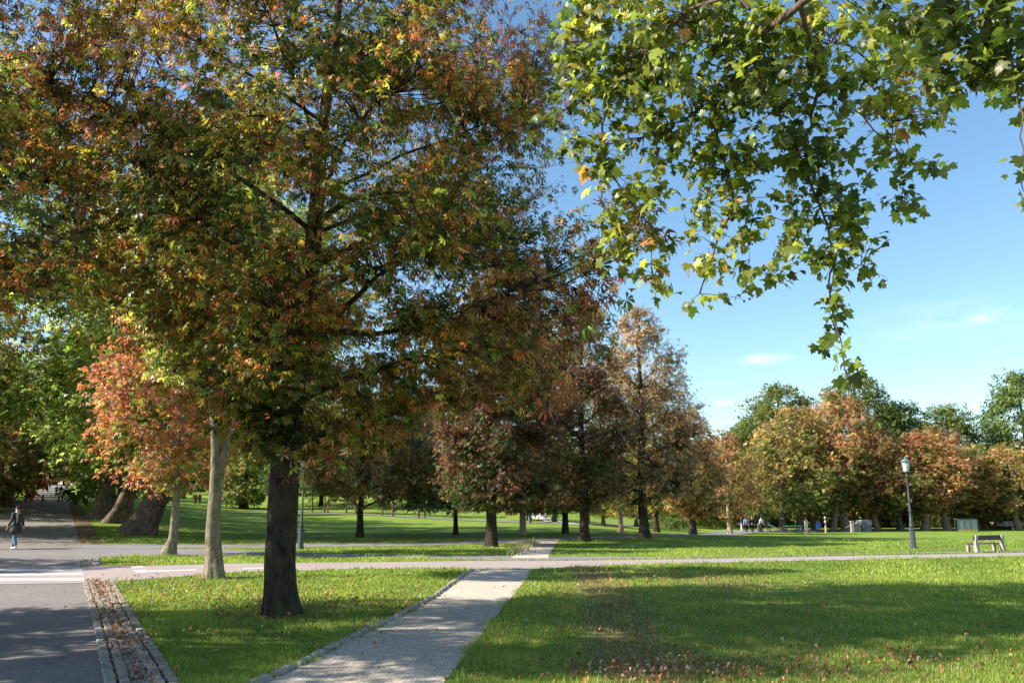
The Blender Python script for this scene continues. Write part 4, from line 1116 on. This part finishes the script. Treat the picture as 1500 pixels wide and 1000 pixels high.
stone_rows('cobble_row', gr_, (-.14, -.02), .17, .11, .10, M['stone'], gut, rg, 0, .045)
for i, t in enumerate((.42, .62)):
    ln = [(a[0]*(1-t)+b[0]*t, a[1]*(1-t)+b[1]*t) for a, b in zip([gv_[0], gv_[1], gv_[2], gv_[3]], [gr_[0], gr_[1], ((gr_[2][0]+gr_[3][0])/2, (gr_[2][1]+gr_[3][1])/2), gr_[4]])]
    stone_rows('channel_paving', ln, (0,), .16, .12, .09, M['stone'], gut, rg, .12, .022)['kind'] = 'stuff'
chan = drape('channel_bed', gutter_poly, M['channel'], 0.008, kind='structure')
# cobbles at the tip of the grass strip
tip = thing('cobble_patch', 'small patch of pale cobbles at the tip of the narrow grass strip', 'cobbles', (*G(132, 824, 0), 0))
mb = MB(); ox, oy = G(132, 824, 0)
for _ in range(110):
    x, y = G(rg.uniform(118, 146), rg.uniform(818.5, 830), 0); mb.box(x-ox, y-oy, .02, .14, .11, .07, rg.uniform(0, 3), .9, .012)
mb.build('cobbles', M['stone'], tip)
kb = thing('path_kerb', 'line of small weathered kerb stones along the left of the gravel path', 'kerb', (gl[3][0], gl[3][1], 0))
kl = [(x-gl[3][0], y-gl[3][1]) for x, y in [ext_l[1], ext_l[0]]+gl]
stone_rows('kerb_stones', kl, (-.035,), .42, .07, .13, M['kerb'], kb, rg, 0, .055)
kb2 = thing('path_kerb', 'short kerb row closing the top end of the gravel path', 'kerb', (gl[-1][0], gl[-1][1], 0))
kl = [(0, 0), (gr[0][0]-gl[-1][0], gr[0][1]-gl[-1][1])]
stone_rows('kerb_stones', kl, (.03,), .34, .08, .12, M['kerb'], kb2, rg, 0, .05)

# ------------------------------------------------------------------ lamp posts
def lamp(label, x, y):
    t = thing('street_lamp', label, 'lamp post', (x, y, float(T(x, y))), 0, 'old cast iron park lamps')
    b = MB(); b.lathe(0, 0, [(.15, -.05), (.15, .06), (.125, .08), (.118, .72), (.14, .75), (.14, .80), (.10, .82)], 8).build('base', M['iron'], t)
    b = MB(); b.lathe(0, 0, [(.10, .81), (.085, .95), (.06, 1.08), (.075, 1.12), (.06, 1.16), (.05, 1.30), (.045, 1.5), (.055, 1.53), (.045, 1.56), (.036, 2.0), (.044, 2.02), (.036, 2.04), (.030, 2.95), (.05, 2.98), (.035, 3.0), (.055, 3.10), (.07, 3.14)], 12).build('post', M['iron'], t, True)
    b = MB(); b.lathe(0, 0, [(.085, 3.14), (.10, 3.18), (.105, 3.20), (.155, 3.56)], 12).build('lamp_glass', M['frost'], t)
    b = MB(); b.lathe(0, 0, [(.19, 3.563), (.20, 3.59), (.15, 3.66), (.06, 3.71), (.03, 3.76), (.01, 3.80)], 16).build('cap', M['cap_green'], t)
    b = MB(); b.lathe(0, 0, [(.09, 3.12), (.11, 3.14), (.11, 3.17), (.09, 3.178)], 12).build('collar', M['board'], t)
    return t
lamp('dark iron lamp post with frosted lantern standing on the right lawn', *G(1338, 802, 0))
lamp('dark iron lamp post base seen just right of the big chestnut trunk', *G(440, 803, 0))

# ------------------------------------------------------------------ bench
bx_, by_ = G(1447, 808, 0)
bn = thing('park_bench', 'wooden slatted park bench on pale concrete supports beside the right path', 'bench', (bx_, by_, 0), math.radians(28))
bn.scale = (1.05, .62, .74)
for sx in (-.76, .76):
    m_ = MB()
    # inclined rear upright with rounded head, foot and seat bracket in one casting; front is +Y
    prof = [(-.30, 0), (-.05, 0), (-.02, .30), (.30, .34), (.34, .0), (.44, .0), (.46, .40), (-.04, .40), (-.13, .80), (-.17, .86), (-.23, .87), (-.27, .83), (-.20, .42)]
    n = len(prof); v = [(sx-.06, y, z) for y, z in prof]+[(sx+.06, y, z) for y, z in prof]
    f = [tuple(range(n)), tuple(reversed(range(n, 2*n)))]+[(i, (i+1) % n, n+(i+1) % n, n+i)[::-1] for i in range(n)]
    m_.add(v, f); m_.build('support', M['concrete'], bn)
for i, (yy, zz) in enumerate(((-.09, .50), (-.125, .66), (-.155, .78))):
    if i == 0: continue
    MB().box(0, yy+.03, zz, 1.74, .04, .12, 0, 1, .006).build('back_board', M['board'], bn)
for yy in (0.02, .14, .26, .38): MB().box(0, yy, .42, 1.78, .095, .035, 0, 1, .006).build('seat_board', M['board'], bn)

# ------------------------------------------------------------------ bollards
def bollard(label, x, y, h, mat, group, r=.07):
    t = link('bollard', MB().lathe(0, 0, [(r*1.2, -.05), (r*1.2, .04), (r, .06), (r*.9, h*.82), (r*1.15, h*.84), (r*1.15, h*.88), (r*.9, h*.92), (r*.4, h)], 10).mesh('bollard'), mat, None, (x, y, float(T(x, y))))
    t['label'] = label; t['category'] = 'bollard'
    if group: t['group'] = group
for i, s in enumerate((-1.9, -.2, 1.5, 3.6)):
    x = cb[0]+un[0]*s-ud[0]*2.5; y = cb[1]+un[1]*s-ud[1]*2.5
    bollard('dark bollard in the short row across the far avenue', x, y, .95, M['iron'], 'bollards across the avenue', .12)
for (px, py), lab in (((776, 766), 'pale grey post on the far meadow left of the white path'), ((862, 768), 'pale slim post behind the tall dark chestnut trunk')):
    x, y = G(px, py); bollard(lab, x, y, 1.5 if px < 800 else 1.9, M['wall_grey'], None, .16)

# ------------------------------------------------------------------ people
def skin_mesh(name, verts, edges, radii, sub=1):
    me = bpy.data.meshes.new(name); me.from_pydata(verts, edges, []); ob = bpy.data.objects.new(name, me); C.objects.link(ob)
    sk = ob.modifiers.new('s', 'SKIN')
    for i, r in enumerate(radii):
        rr = r if isinstance(r, tuple) else (r, r)
        me.skin_vertices[0].data[i].radius = rr
    me.skin_vertices[0].data[0].use_root = True
    ss_ = ob.modifiers.new('u', 'SUBSURF'); ss_.levels = sub; ss_.render_levels = sub
    dg = bpy.context.evaluated_depsgraph_get(); dg.update()
    out = bpy.data.meshes.new_from_object(ob.evaluated_get(dg))
    bpy.data.objects.remove(ob, do_unlink=True)
    for p in out.polygons: p.use_smooth = True
    out.name = name
    return out
def chainmesh(name, chains, sub=1):
    verts = []; edges = []; rad_ = []; idx = {}
    for ch in chains:
        prev = None
        for p, r in ch:
            key = tuple(round(c, 4) for c in p)
            if key not in idx: idx[key] = len(verts); verts.append(p); rad_.append(r)
            if prev is not None and prev != idx[key]: edges.append((prev, idx[key]))
            prev = idx[key]
    return skin_mesh(name, verts, edges, rad_, sub)
def person(label, x, y, rz, top, bottom, coat_len=0.0, stride=.22, s=1.0, shoe='black_cloth', hair='hair', bag=None, long_legs=True, arm=.12, group=None):
    t = thing('person', label, 'person', (x, y, float(T(x, y))), rz, group); t.scale = (s, s, s)
    pel = ((0, 0, .96), (.14, .10))
    def leg(sd, k, fr=1.0, pad=0):
        hip = ((sd*.09, 0, .90), .085+pad); kn = ((sd*.095, k*.5+.03, .50), .058+pad); an = ((sd*.095, k-.02, .10 if k >= 0 else .14), .042+pad)
        return [pel if pad == 0 else ((0, 0, .96), (.15, .115)), hip, kn, an]
    spine = [pel, ((0, 0, 1.15), (.13, .09)), ((0, .01, 1.36), (.155, .10)), ((0, .01, 1.48), .055), ((0, .03, 1.56), .075), ((0, .035, 1.64), .092), ((0, .03, 1.72), .06)]
    chest = spine[2]
    def armc(sd, k, pad=0, hand=True):
        c = [chest if pad == 0 else ((0, .01, 1.36), (.18, .125)), ((sd*.18, .0, 1.41), .052+pad), ((sd*.235, -k*.6, 1.15), .042+pad), ((sd*.235, k*1.2+.03, .92), .030+pad*.9)]
        if hand: c += [((sd*.235, k*1.5+.04, .86), .030), ((sd*.232, k*1.7+.05, .815), .024)]
        return c
    chains = [spine, [spine[5], ((0, .13, 1.625), .018)], leg(1, stride), leg(-1, -stride), armc(1, -arm), armc(-1, arm)]
    for sd, k in ((1, stride), (-1, -stride)):
        an = ((sd*.095, k-.02, .10 if k >= 0 else .14), .042); chains.append([an, ((sd*.10, k+.12, .05), .035)])
    for sd, k in ((1, -arm), (-1, arm)):
        w = ((sd*.232, k*1.7+.05, .815), .024)
        for j in range(4): chains.append([w, ((sd*(.222+.006*j), k*1.7+.03+.016*j, .785), .009), ((sd*(.218+.006*j), k*1.75+.035+.016*j, .748+.004*abs(j-1.5)), .007)])
        chains.append([((sd*.235, k*1.5+.04, .86), .030), ((sd*.222, k*1.5+.075, .83), .009), ((sd*.215, k*1.6+.085, .80), .008)])
    link('body', chainmesh('body', chains, 1), M['skin'], t)
    tr = [leg(1, stride, pad=.018)[:4 if long_legs else 3], leg(-1, -stride, pad=.018)[:4 if long_legs else 3]]
    link('trousers', chainmesh('trousers', tr, 1), M[bottom], t)
    cz = .96-coat_len
    co = [[((0, 0, cz), (.20+coat_len*.1, .15+coat_len*.05)), ((0, 0, .97), (.17, .125)), ((0, 0, 1.15), (.155, .115)), ((0, .01, 1.36), (.18, .125)), ((0, .01, 1.46), .075)], armc(1, -arm, .018, False), armc(-1, arm, .018, False)]
    if coat_len == 0: co[0] = co[0][1:]
    link('jacket' if coat_len == 0 else 'coat', chainmesh('coat', co, 1), M[top], t)
    if coat_len > 0: MB().lathe(0, 0, [(.16, .99), (.185, .90), (.21, .78), (.235, .62), (.20, .63)], 16).build('coat_skirt', M[top], t, True, )
    link('hair', chainmesh('hair', [[((0, .0, 1.58), .075), ((0, .0, 1.66), .098), ((0, .015, 1.73), .075)]], 1), M[hair], t)
    for sd, k in ((1, stride), (-1, -stride)):
        z = .05 if k >= 0 else .09
        link('shoe', chainmesh('shoe', [[((sd*.10, k-.07, z), .045), ((sd*.10, k+.03, z-.005), .045), ((sd*.10, k+.14, z-.015), .035)]], 1), M[shoe], t)
    if bag:
        b = MB(); b.box(0, -.20, 1.22, .30, .16, .42, 0, .85, .04); b.build('bag', M[bag], t)
    return t
x, y = G(20, 804.5, 0)
person('walking person in dark knee length coat with blue jeans and pale trainers on the avenue', x, y, math.radians(60), 'olive_cloth', 'jeans', .28, .27, 1.0, 'shoe', 'hair', 'bag')
def at(px, d):
    r = ray(px, 745); t = d/r[1]; return r[0]*t, d
for lab, px, d, rz, top, bot, st in (('stroller in pale blue top and black shorts, leftmost clear figure under the trees', 1091.5, 90, 3.1, 'blue_cloth', 'black_cloth', .1),
                                     ('stroller dressed all in black beside the one in pale blue', 1100.5, 90, 3.0, 'black_cloth', 'black_cloth', .2),
                                     ('stroller in white top and dark trousers right of the thin young chestnut', 1114.5, 92, .2, 'pale_cloth', 'black_cloth', .15),
                                     ('dim figure in dark clothes left of the strollers in front of the hedge', 1085, 97, 1.0, 'navy_cloth', 'pale_cloth', .1),
                                     ('figure in navy jacket near the white slanting rail', 1124.5, 97, 2.0, 'navy_cloth', 'navy_cloth', .1)):
    x, y = at(px, d); person(lab, x, y, rz, top, bot, 0, st, 1.0, 'black_cloth', 'hair', group='people strolling under the chestnuts')
for lab, px, py, top in (('distant walker in dark clothes on the avenue, left of a pair', 82, 726, 'navy_cloth'), ('distant walker in black on the avenue, right of a pair', 88, 725, 'black_cloth')):
    x, y = G(px, py); person(lab, x, y, .5, top, 'black_cloth', 0, .15, 1.0, group='distant walkers on the avenue')
for lab, px, py, top in (('far figure in black on the meadow beyond the slender pale tree', 292, 739, 'black_cloth'), ('far thin dark figure standing left of its companion on the meadow', 286, 739.5, 'olive_cloth')):
    x, y = G(px, py); person(lab, x, y, .5, top, 'black_cloth', 0, .05, .95, group='far figures on the meadow')

# ------------------------------------------------------------------ hedges
def hedge(label, pxs, top, depth, pal, seed, name='clipped_hedge', rnd=False):
    (p0, y0), (p1, y1) = pxs; x0, ya = G(p0, y0); x1, yb = G(p1, y1)
    h = P3(p0, top, ya)[2]-float(T(x0, ya))
    rng = np.random.default_rng(seed); L = math.hypot(x1-x0, yb-ya); n = int(L*(h+depth)*110)
    t = rng.uniform(0, 1, n); s = rng.uniform(-.5, .5, n)*depth; z = rng.uniform(0, 1, n)**.7*h
    side = rng.uniform(0, 1, n); s = np.where(side < .7, np.sign(s)*depth/2, s); z = np.where(side >= .7, h, z)
    z = z*(1+.05*np.sin(t*L*1.7)); 
    if rnd: z = z*np.sqrt(np.clip(1-(2*t-1)**2, .05, 1))
    nx, ny = -(yb-ya)/L, (x1-x0)/L
    P = np.stack([x0+(x1-x0)*t+nx*s, ya+(yb-ya)*t+ny*s, 0*t], 1); P[:, 2] = T(P[:, 0], P[:, 1])+z
    P += rng.normal(size=(n, 3))*.06
    loc = ((x0+x1)/2, (ya+yb)/2, float(T((x0+x1)/2, (ya+yb)/2)))
    P -= np.array(loc)
    col, _ = PAL[pal](P, np.full(n, .5), np.full(n, .5), rng, seed)
    th = thing(name, label, 'hedge', loc)
    V, Fc, CC = scatter(T_OVAL, P, rng.normal(size=(n, 3)), np.array([0, -.6, .6])+rng.normal(size=(n, 3))*.6, rng.uniform(.12, .2, n), col, rng)
    link('foliage', mesh_np('foliage', V, Fc, CC), M['leaf_far'], th)
    b = MB(); k = 6
    for i in range(k):
        tt = (i+.5)/k; MB().tube([((x1-x0)*(tt-.5), (yb-ya)*(tt-.5), -.1), ((x1-x0)*(tt-.5), (yb-ya)*(tt-.5), h*.5)], [.06, .03], 5).build('stem', M['bark_far'], th)
hedge('long clipped yellow green hedge left of the strolling people', ((1022, 773), (1082, 772.5)), 761.5, 1.6, 'lime', 71)
hedge('dark rounded bush beyond the right side of the tall narrow chestnut', ((966, 773.5), (1002, 773.5)), 758, 2.4, 'green', 72, 'round_bush', True)
hedge('short pale hedge behind the navy figure', ((1128, 772), (1142, 772)), 763, 1.2, 'lime', 73)
hedge('dark shrubbery under the orange chestnuts right of the lamp post', ((1345, 773.5), (1398, 773)), 750, 2.5, 'green', 74, 'shrubbery')
hedge('dark shrubbery between the shelter and the parked cars', ((1428, 772), (1446, 772)), 753, 2.5, 'green', 75, 'shrubbery')
hedge('low green hedge under the parked cars', ((1450, 773), (1530, 773)), 768, 1.2, 'green', 76)

# ------------------------------------------------------------------ things under the right-hand trees
x, y = at(1179, 84)
t = thing('white_post', 'plain pale concrete column beside the thick dark chestnut trunk', 'post', (x, y, float(T(x, y))))
MB().box(0, 0, .62, .26, .26, 1.34, 0, .95, .03).build('column', M['concrete'], t); MB().box(0, 0, 1.34, .32, .32, .08, 0, 1, .01).build('cap', M['concrete'], t)
x, y = at(1207.5, 92)
t = thing('globe_lamp', 'slim pale post with two small white globes right of the blue sign', 'lamp post', (x, y, float(T(x, y))))
MB().lathe(0, 0, [(.12, -.1), (.11, .7), (.04, .75), (.04, 1.55)], 10).build('post', M['concrete'], t)
for zz in (1.2, 1.62): MB().lathe(0, 0, [(.02, zz-.13), (.10, zz-.09), (.13, zz), (.10, zz+.09), (.02, zz+.13)], 12).build('globe', M['frost'], t, True)
x, y = at(1197, 95)
t = thing('sign_board', 'small blue sign on two legs behind the chestnut trunks', 'sign', (x, y, float(T(x, y))))
MB().box(0, 0, .75, .55, .04, .75, 0, 1, .005).build('panel', M['blue_sign'], t)
for sx in (-.22, .22): MB().box(sx, .05, .35, .05, .05, .85).build('leg', M['iron'], t)
# pale leaning trunk (1223)
x, y = G(1221, 776.3)
tk = [(0, 0, 0), (.15, 0, .6), (.30, 0, 1.3), (.42, 0, 2.2), (.5, 0, 4), (.6, 0, 7), (.8, 0, 10)]
lt = make_tree('pale fat leaning trunk lit by the sun, right of the globe lamp', (x, y, float(T(x, y))), tk, [.36, .30, .28, .25, .2, .14, .05], envof('wide', 2.2, 12, 3.6), 12, 300, 8, .34, 'tan', T_FAR, 410,
               name='plane_tree', bark='bark_tan', twigs=False, leafmat='leaf_far', sides=14)
x, y = G(1274, 775.6)
make_tree('pale leaning trunk beside the grey sloping wall', (x, y, float(T(x, y))), [(-p[0]*.8, 0, p[2]) for p in tk], [.26, .22, .2, .18, .15, .1, .04], envof('wide', 2.4, 11, 3), 10, 240, 8, .34, 'rusty', T_FAR, 411,
          name='plane_tree', bark='bark_tan', twigs=False, leafmat='leaf_far', sides=12)
x, y = at(1262, 97)
t = thing('concrete_wall', 'grey blue wall end with pale sloping stair flanks under the trees', 'wall', (x, y, float(T(x, y))))
MB().box(0, 0, .6, 1.0, 2.4, 1.45, 0, .97, .02).build('wall_block', M['wall_grey'], t)
for i in range(5): MB().box(-2.3+.36*i, -.2, .06+.09*i, .36, 1.8, .12+.18*i, 0, 1, .01).build('step', M['stone'], t)
m_ = MB(); m_.tube([(-2.5, -1.15, .45), (-.6, -1.15, 1.3)], [.07, .07], 6); m_.build('rail', M['white_paint'], t)
x, y = at(1246, 93)
t = thing('stone_pillar', 'short pale stone pillar at the foot of the stairs', 'pillar', (x, y, float(T(x, y))))
MB().box(0, 0, .55, .30, .30, 1.15, 0, .9, .03).build('shaft', M['concrete'], t); MB().box(0, 0, 1.2, .38, .38, .12, 0, 1, .02).build('cap', M['concrete'], t)
x, y = at(1133, 95)
t = thing('handrail', 'white slanting rail beside the navy figure', 'handrail', (x, y, float(T(x, y))))
m_ = MB(); m_.tube([(-.65, 0, .85), (.75, 0, .12)], [.07, .07], 6); m_.build('rail', M['white_paint'], t)
m_ = MB(); m_.tube([(-.55, 0, -.1), (-.55, 0, .8)], [.05, .05], 6); m_.build('post', M['iron'], t)
x, y = at(1161, 92)
t = thing('picnic_table', 'small bright green table with benches under the orange chestnuts', 'table', (x, y, float(T(x, y))))
MB().box(0, 0, .74, 1.7, .75, .06, 0, 1, .01).build('table_top', M['green_paint'], t)
for s_ in (-1, 1):
    MB().box(0, s_*.7, .45, 1.7, .28, .05, 0, 1, .01).build('seat', M['green_paint'], t)
    m_ = MB(); m_.tube([(s_*.6, -.75, 0), (s_*.6, -.2, .72)], [.04, .04], 5); m_.tube([(s_*.6, .75, 0), (s_*.6, .2, .72)], [.04, .04], 5); m_.build('leg', M['iron'], t)
# glass shelter
x, y = at(1413, 96)
t = thing('glass_shelter', 'small glass shelter with teal posts and yellow skirting among the trees', 'shelter', (x, y, float(T(x, y))), .1); t.scale = (.86, .3, .88)
MB().box(0, 0, 1.62, 2.9, 1.6, .07, 0, 1, .01).build('roof', M['wall_grey'], t)
for sx in (-1.38, -.45, .45, 1.38): MB().box(sx, -.75, .8, .09, .09, 1.62).build('post', M['teal'], t)
for sx in (-1.38, 1.38): MB().box(sx, .75, .8, .09, .09, 1.62).build('post', M['teal'], t)
for sx in (-.915, 0, .915): MB().box(sx, -.75, .92, .80, .02, 1.25).build('glass_pane', M['glass'], t)
MB().box(0, -.81, .17, 2.7, .03, .26, 0, 1, .005).build('skirting', M['yellow'], t)
# litter stub
x, y = G(1484, 776.5)
bollard('small white stone on the lawn edge below the parked car', x, y, .42, M['concrete'], None, .13)

def car(label, x, y, rz, paint):
    t = thing('parked_car', label, 'car', (x, y, float(T(x, y))), rz, 'cars parked behind the trees')
    prof = [(-2.1, .35), (-2.12, .75), (-1.95, .92), (-1.2, .98), (1.0, .98), (1.9, .86), (2.1, .70), (2.12, .35)]
    def ext(pr, w, wt=None):
        n = len(pr); wt = wt or [w]*n
        v = [(x_, -wt[i], z_) for i, (x_, z_) in enumerate(pr)]+[(x_, wt[i], z_) for i, (x_, z_) in enumerate(pr)]
        return v, [tuple(range(n)), tuple(reversed(range(n, 2*n)))]+[((i+1) % n, i, n+i, n+(i+1) % n) for i in range(n)]
    m = MB(); m.add(*ext(prof, .86)); m.build('body', M[paint], t)
    m = MB(); m.add(*ext([(-1.75, .985), (-1.25, 1.38), (.25, 1.38), (.95, .985)], .8, [.8, .66, .66, .8])); m.build('window', M['dark_glass'], t)
    m = MB(); m.box(-.5, 0, 1.41, 1.55, 1.3, .05, 0, .96, .01); m.build('roof', M[paint], t)
    for wx in (-1.35, 1.35):
        for wy in (-.82, .82):
            w = thing_child('wheel', t, (wx, wy, .32))
            m = MB(); m.tube([(0, -.1, 0), (0, .1, 0)], [.32, .32], 16); m.build('tyre', M['rubber'], w)
            m = MB(); m.tube([(0, -.105, 0), (0, .105, 0)], [.19, .19], 12); m.build('rim', M['frost'], w)
    for sy in (-.6, .6): MB().box(2.09, sy, .68, .08, .3, .14).build('headlight', M['frost'], t)
    return t
def thing_child(name, parent, loc):
    o = bpy.data.objects.new(name, None); C.objects.link(o); o.parent = parent; o.location = loc; return o
x, y = at(1474, 112); car('pale car with dark windows seen below the right edge chestnut', x, y, .15, 'car_white')
x, y = at(1450, 118); car('bluish car mostly hidden by shrubbery left of the pale car', x, y, 3.2, 'car_blue')

# ------------------------------------------------------------------ light, sky, camera
SUN_EL = math.radians(36)
sx_, sy_ = -1.0, -0.17
l = math.hypot(sx_, sy_); sx_, sy_ = sx_/l, sy_/l
S = Vector((sx_*math.cos(SUN_EL), sy_*math.cos(SUN_EL), math.sin(SUN_EL)))
sun = bpy.data.lights.new('sun', 'SUN'); sun.energy = 5.0; sun.angle = math.radians(.55); sun.color = (1.0, .93, .82)
so = bpy.data.objects.new('sun', sun); C.objects.link(so); so.rotation_euler = S.to_track_quat('Z', 'Y').to_euler()
w = bpy.data.worlds.new('World'); bpy.context.scene.world = w; w.use_nodes = True
nt = w.node_tree; nt.nodes.clear()
out = nt.nodes.new('ShaderNodeOutputWorld'); bg = nt.nodes.new('ShaderNodeBackground'); sky = nt.nodes.new('ShaderNodeTexSky')
sky.sky_type = 'NISHITA'; sky.sun_disc = False; sky.sun_elevation = SUN_EL; sky.sun_rotation = math.atan2(S.x, S.y)
sky.air_density = 1.0; sky.dust_density = 0.3; sky.ozone_density = 1.6; sky.altitude = 300
bg.inputs['Strength'].default_value = 0.10
# faint wisps of cloud low in the sky
tc = nt.nodes.new('ShaderNodeTexCoord')
nrmv = nt.nodes.new('ShaderNodeVectorMath'); nrmv.operation = 'NORMALIZE'; nt.links.new(tc.outputs['Generated'], nrmv.inputs[0])
hs = nt.nodes.new('ShaderNodeHueSaturation'); hs.inputs['Hue'].default_value = .492; hs.inputs['Saturation'].default_value = 1.10; nt.links.new(sky.outputs[0], hs.inputs['Color'])
colr = hs.outputs[0]
mp = nt.nodes.new('ShaderNodeMapping'); mp.inputs['Scale'].default_value = (14, 14, 55); nt.links.new(nrmv.outputs[0], mp.inputs['Vector'])
nz = nt.nodes.new('ShaderNodeTexNoise'); nz.inputs['Scale'].default_value = 1.6; nz.inputs['Detail'].default_value = 6; nt.links.new(mp.outputs[0], nz.inputs['Vector'])
for px, py, hx, hy, amt in ((1120, 526, .034, .008, .5), (1440, 465, .020, .006, .8), (1062, 590, .016, .004, .5), (1400, 470, .12, .03, .12)):
    r = Vector(ray(px, py)).normalized()
    sb = nt.nodes.new('ShaderNodeVectorMath'); sb.operation = 'SUBTRACT'; nt.links.new(nrmv.outputs[0], sb.inputs[0]); sb.inputs[1].default_value = r
    ml_ = nt.nodes.new('ShaderNodeVectorMath'); ml_.operation = 'MULTIPLY'; nt.links.new(sb.outputs[0], ml_.inputs[0]); ml_.inputs[1].default_value = (1/hx, 1/hx, 1/hy)
    ln = nt.nodes.new('ShaderNodeVectorMath'); ln.operation = 'LENGTH'; nt.links.new(ml_.outputs[0], ln.inputs[0])
    mr = nt.nodes.new('ShaderNodeMapRange'); mr.interpolation_type = 'SMOOTHERSTEP'; nt.links.new(ln.outputs['Value'], mr.inputs['Value'])
    mr.inputs['From Min'].default_value = 0; mr.inputs['From Max'].default_value = 1.3; mr.inputs['To Min'].default_value = amt*1.5; mr.inputs['To Max'].default_value = 0
    mu = nt.nodes.new('ShaderNodeMath'); mu.operation = 'MULTIPLY'; mu.use_clamp = True; nt.links.new(mr.outputs[0], mu.inputs[0])
    m2 = nt.nodes.new('ShaderNodeMapRange'); m2.inputs['From Min'].default_value = .35; m2.inputs['From Max'].default_value = .75; nt.links.new(nz.outputs['Fac'], m2.inputs['Value']); nt.links.new(m2.outputs[0], mu.inputs[1])
    mx = nt.nodes.new('ShaderNodeMix'); mx.data_type = 'RGBA'; nt.links.new(mu.outputs[0], mx.inputs[0]); nt.links.new(colr, mx.inputs[6]); mx.inputs[7].default_value = (6.5, 6.6, 7.0, 1)
    colr = mx.outputs[2]
nt.links.new(colr, bg.inputs['Color']); nt.links.new(bg.outputs[0], out.inputs['Surface'])

cam = bpy.data.cameras.new('camera'); cam.sensor_width = 36; cam.lens = F/1500*36; cam.clip_end = 2000; cam.clip_start = .05
co = bpy.data.objects.new('camera', cam); C.objects.link(co); co.location = (0, 0, CAM_H); co.rotation_euler = (math.radians(90)+TH, 0, 0)
sc = bpy.context.scene; sc.camera = co
sc.view_settings.view_transform = 'Standard'; sc.view_settings.look = 'None'; sc.view_settings.exposure = 1.25; sc.view_settings.gamma = 1
sc.cycles.max_bounces = 6; sc.cycles.transparent_max_bounces = 4; sc.cycles.diffuse_bounces = 4; sc.cycles.transmission_bounces = 4
sc.cycles.sample_clamp_indirect = 6
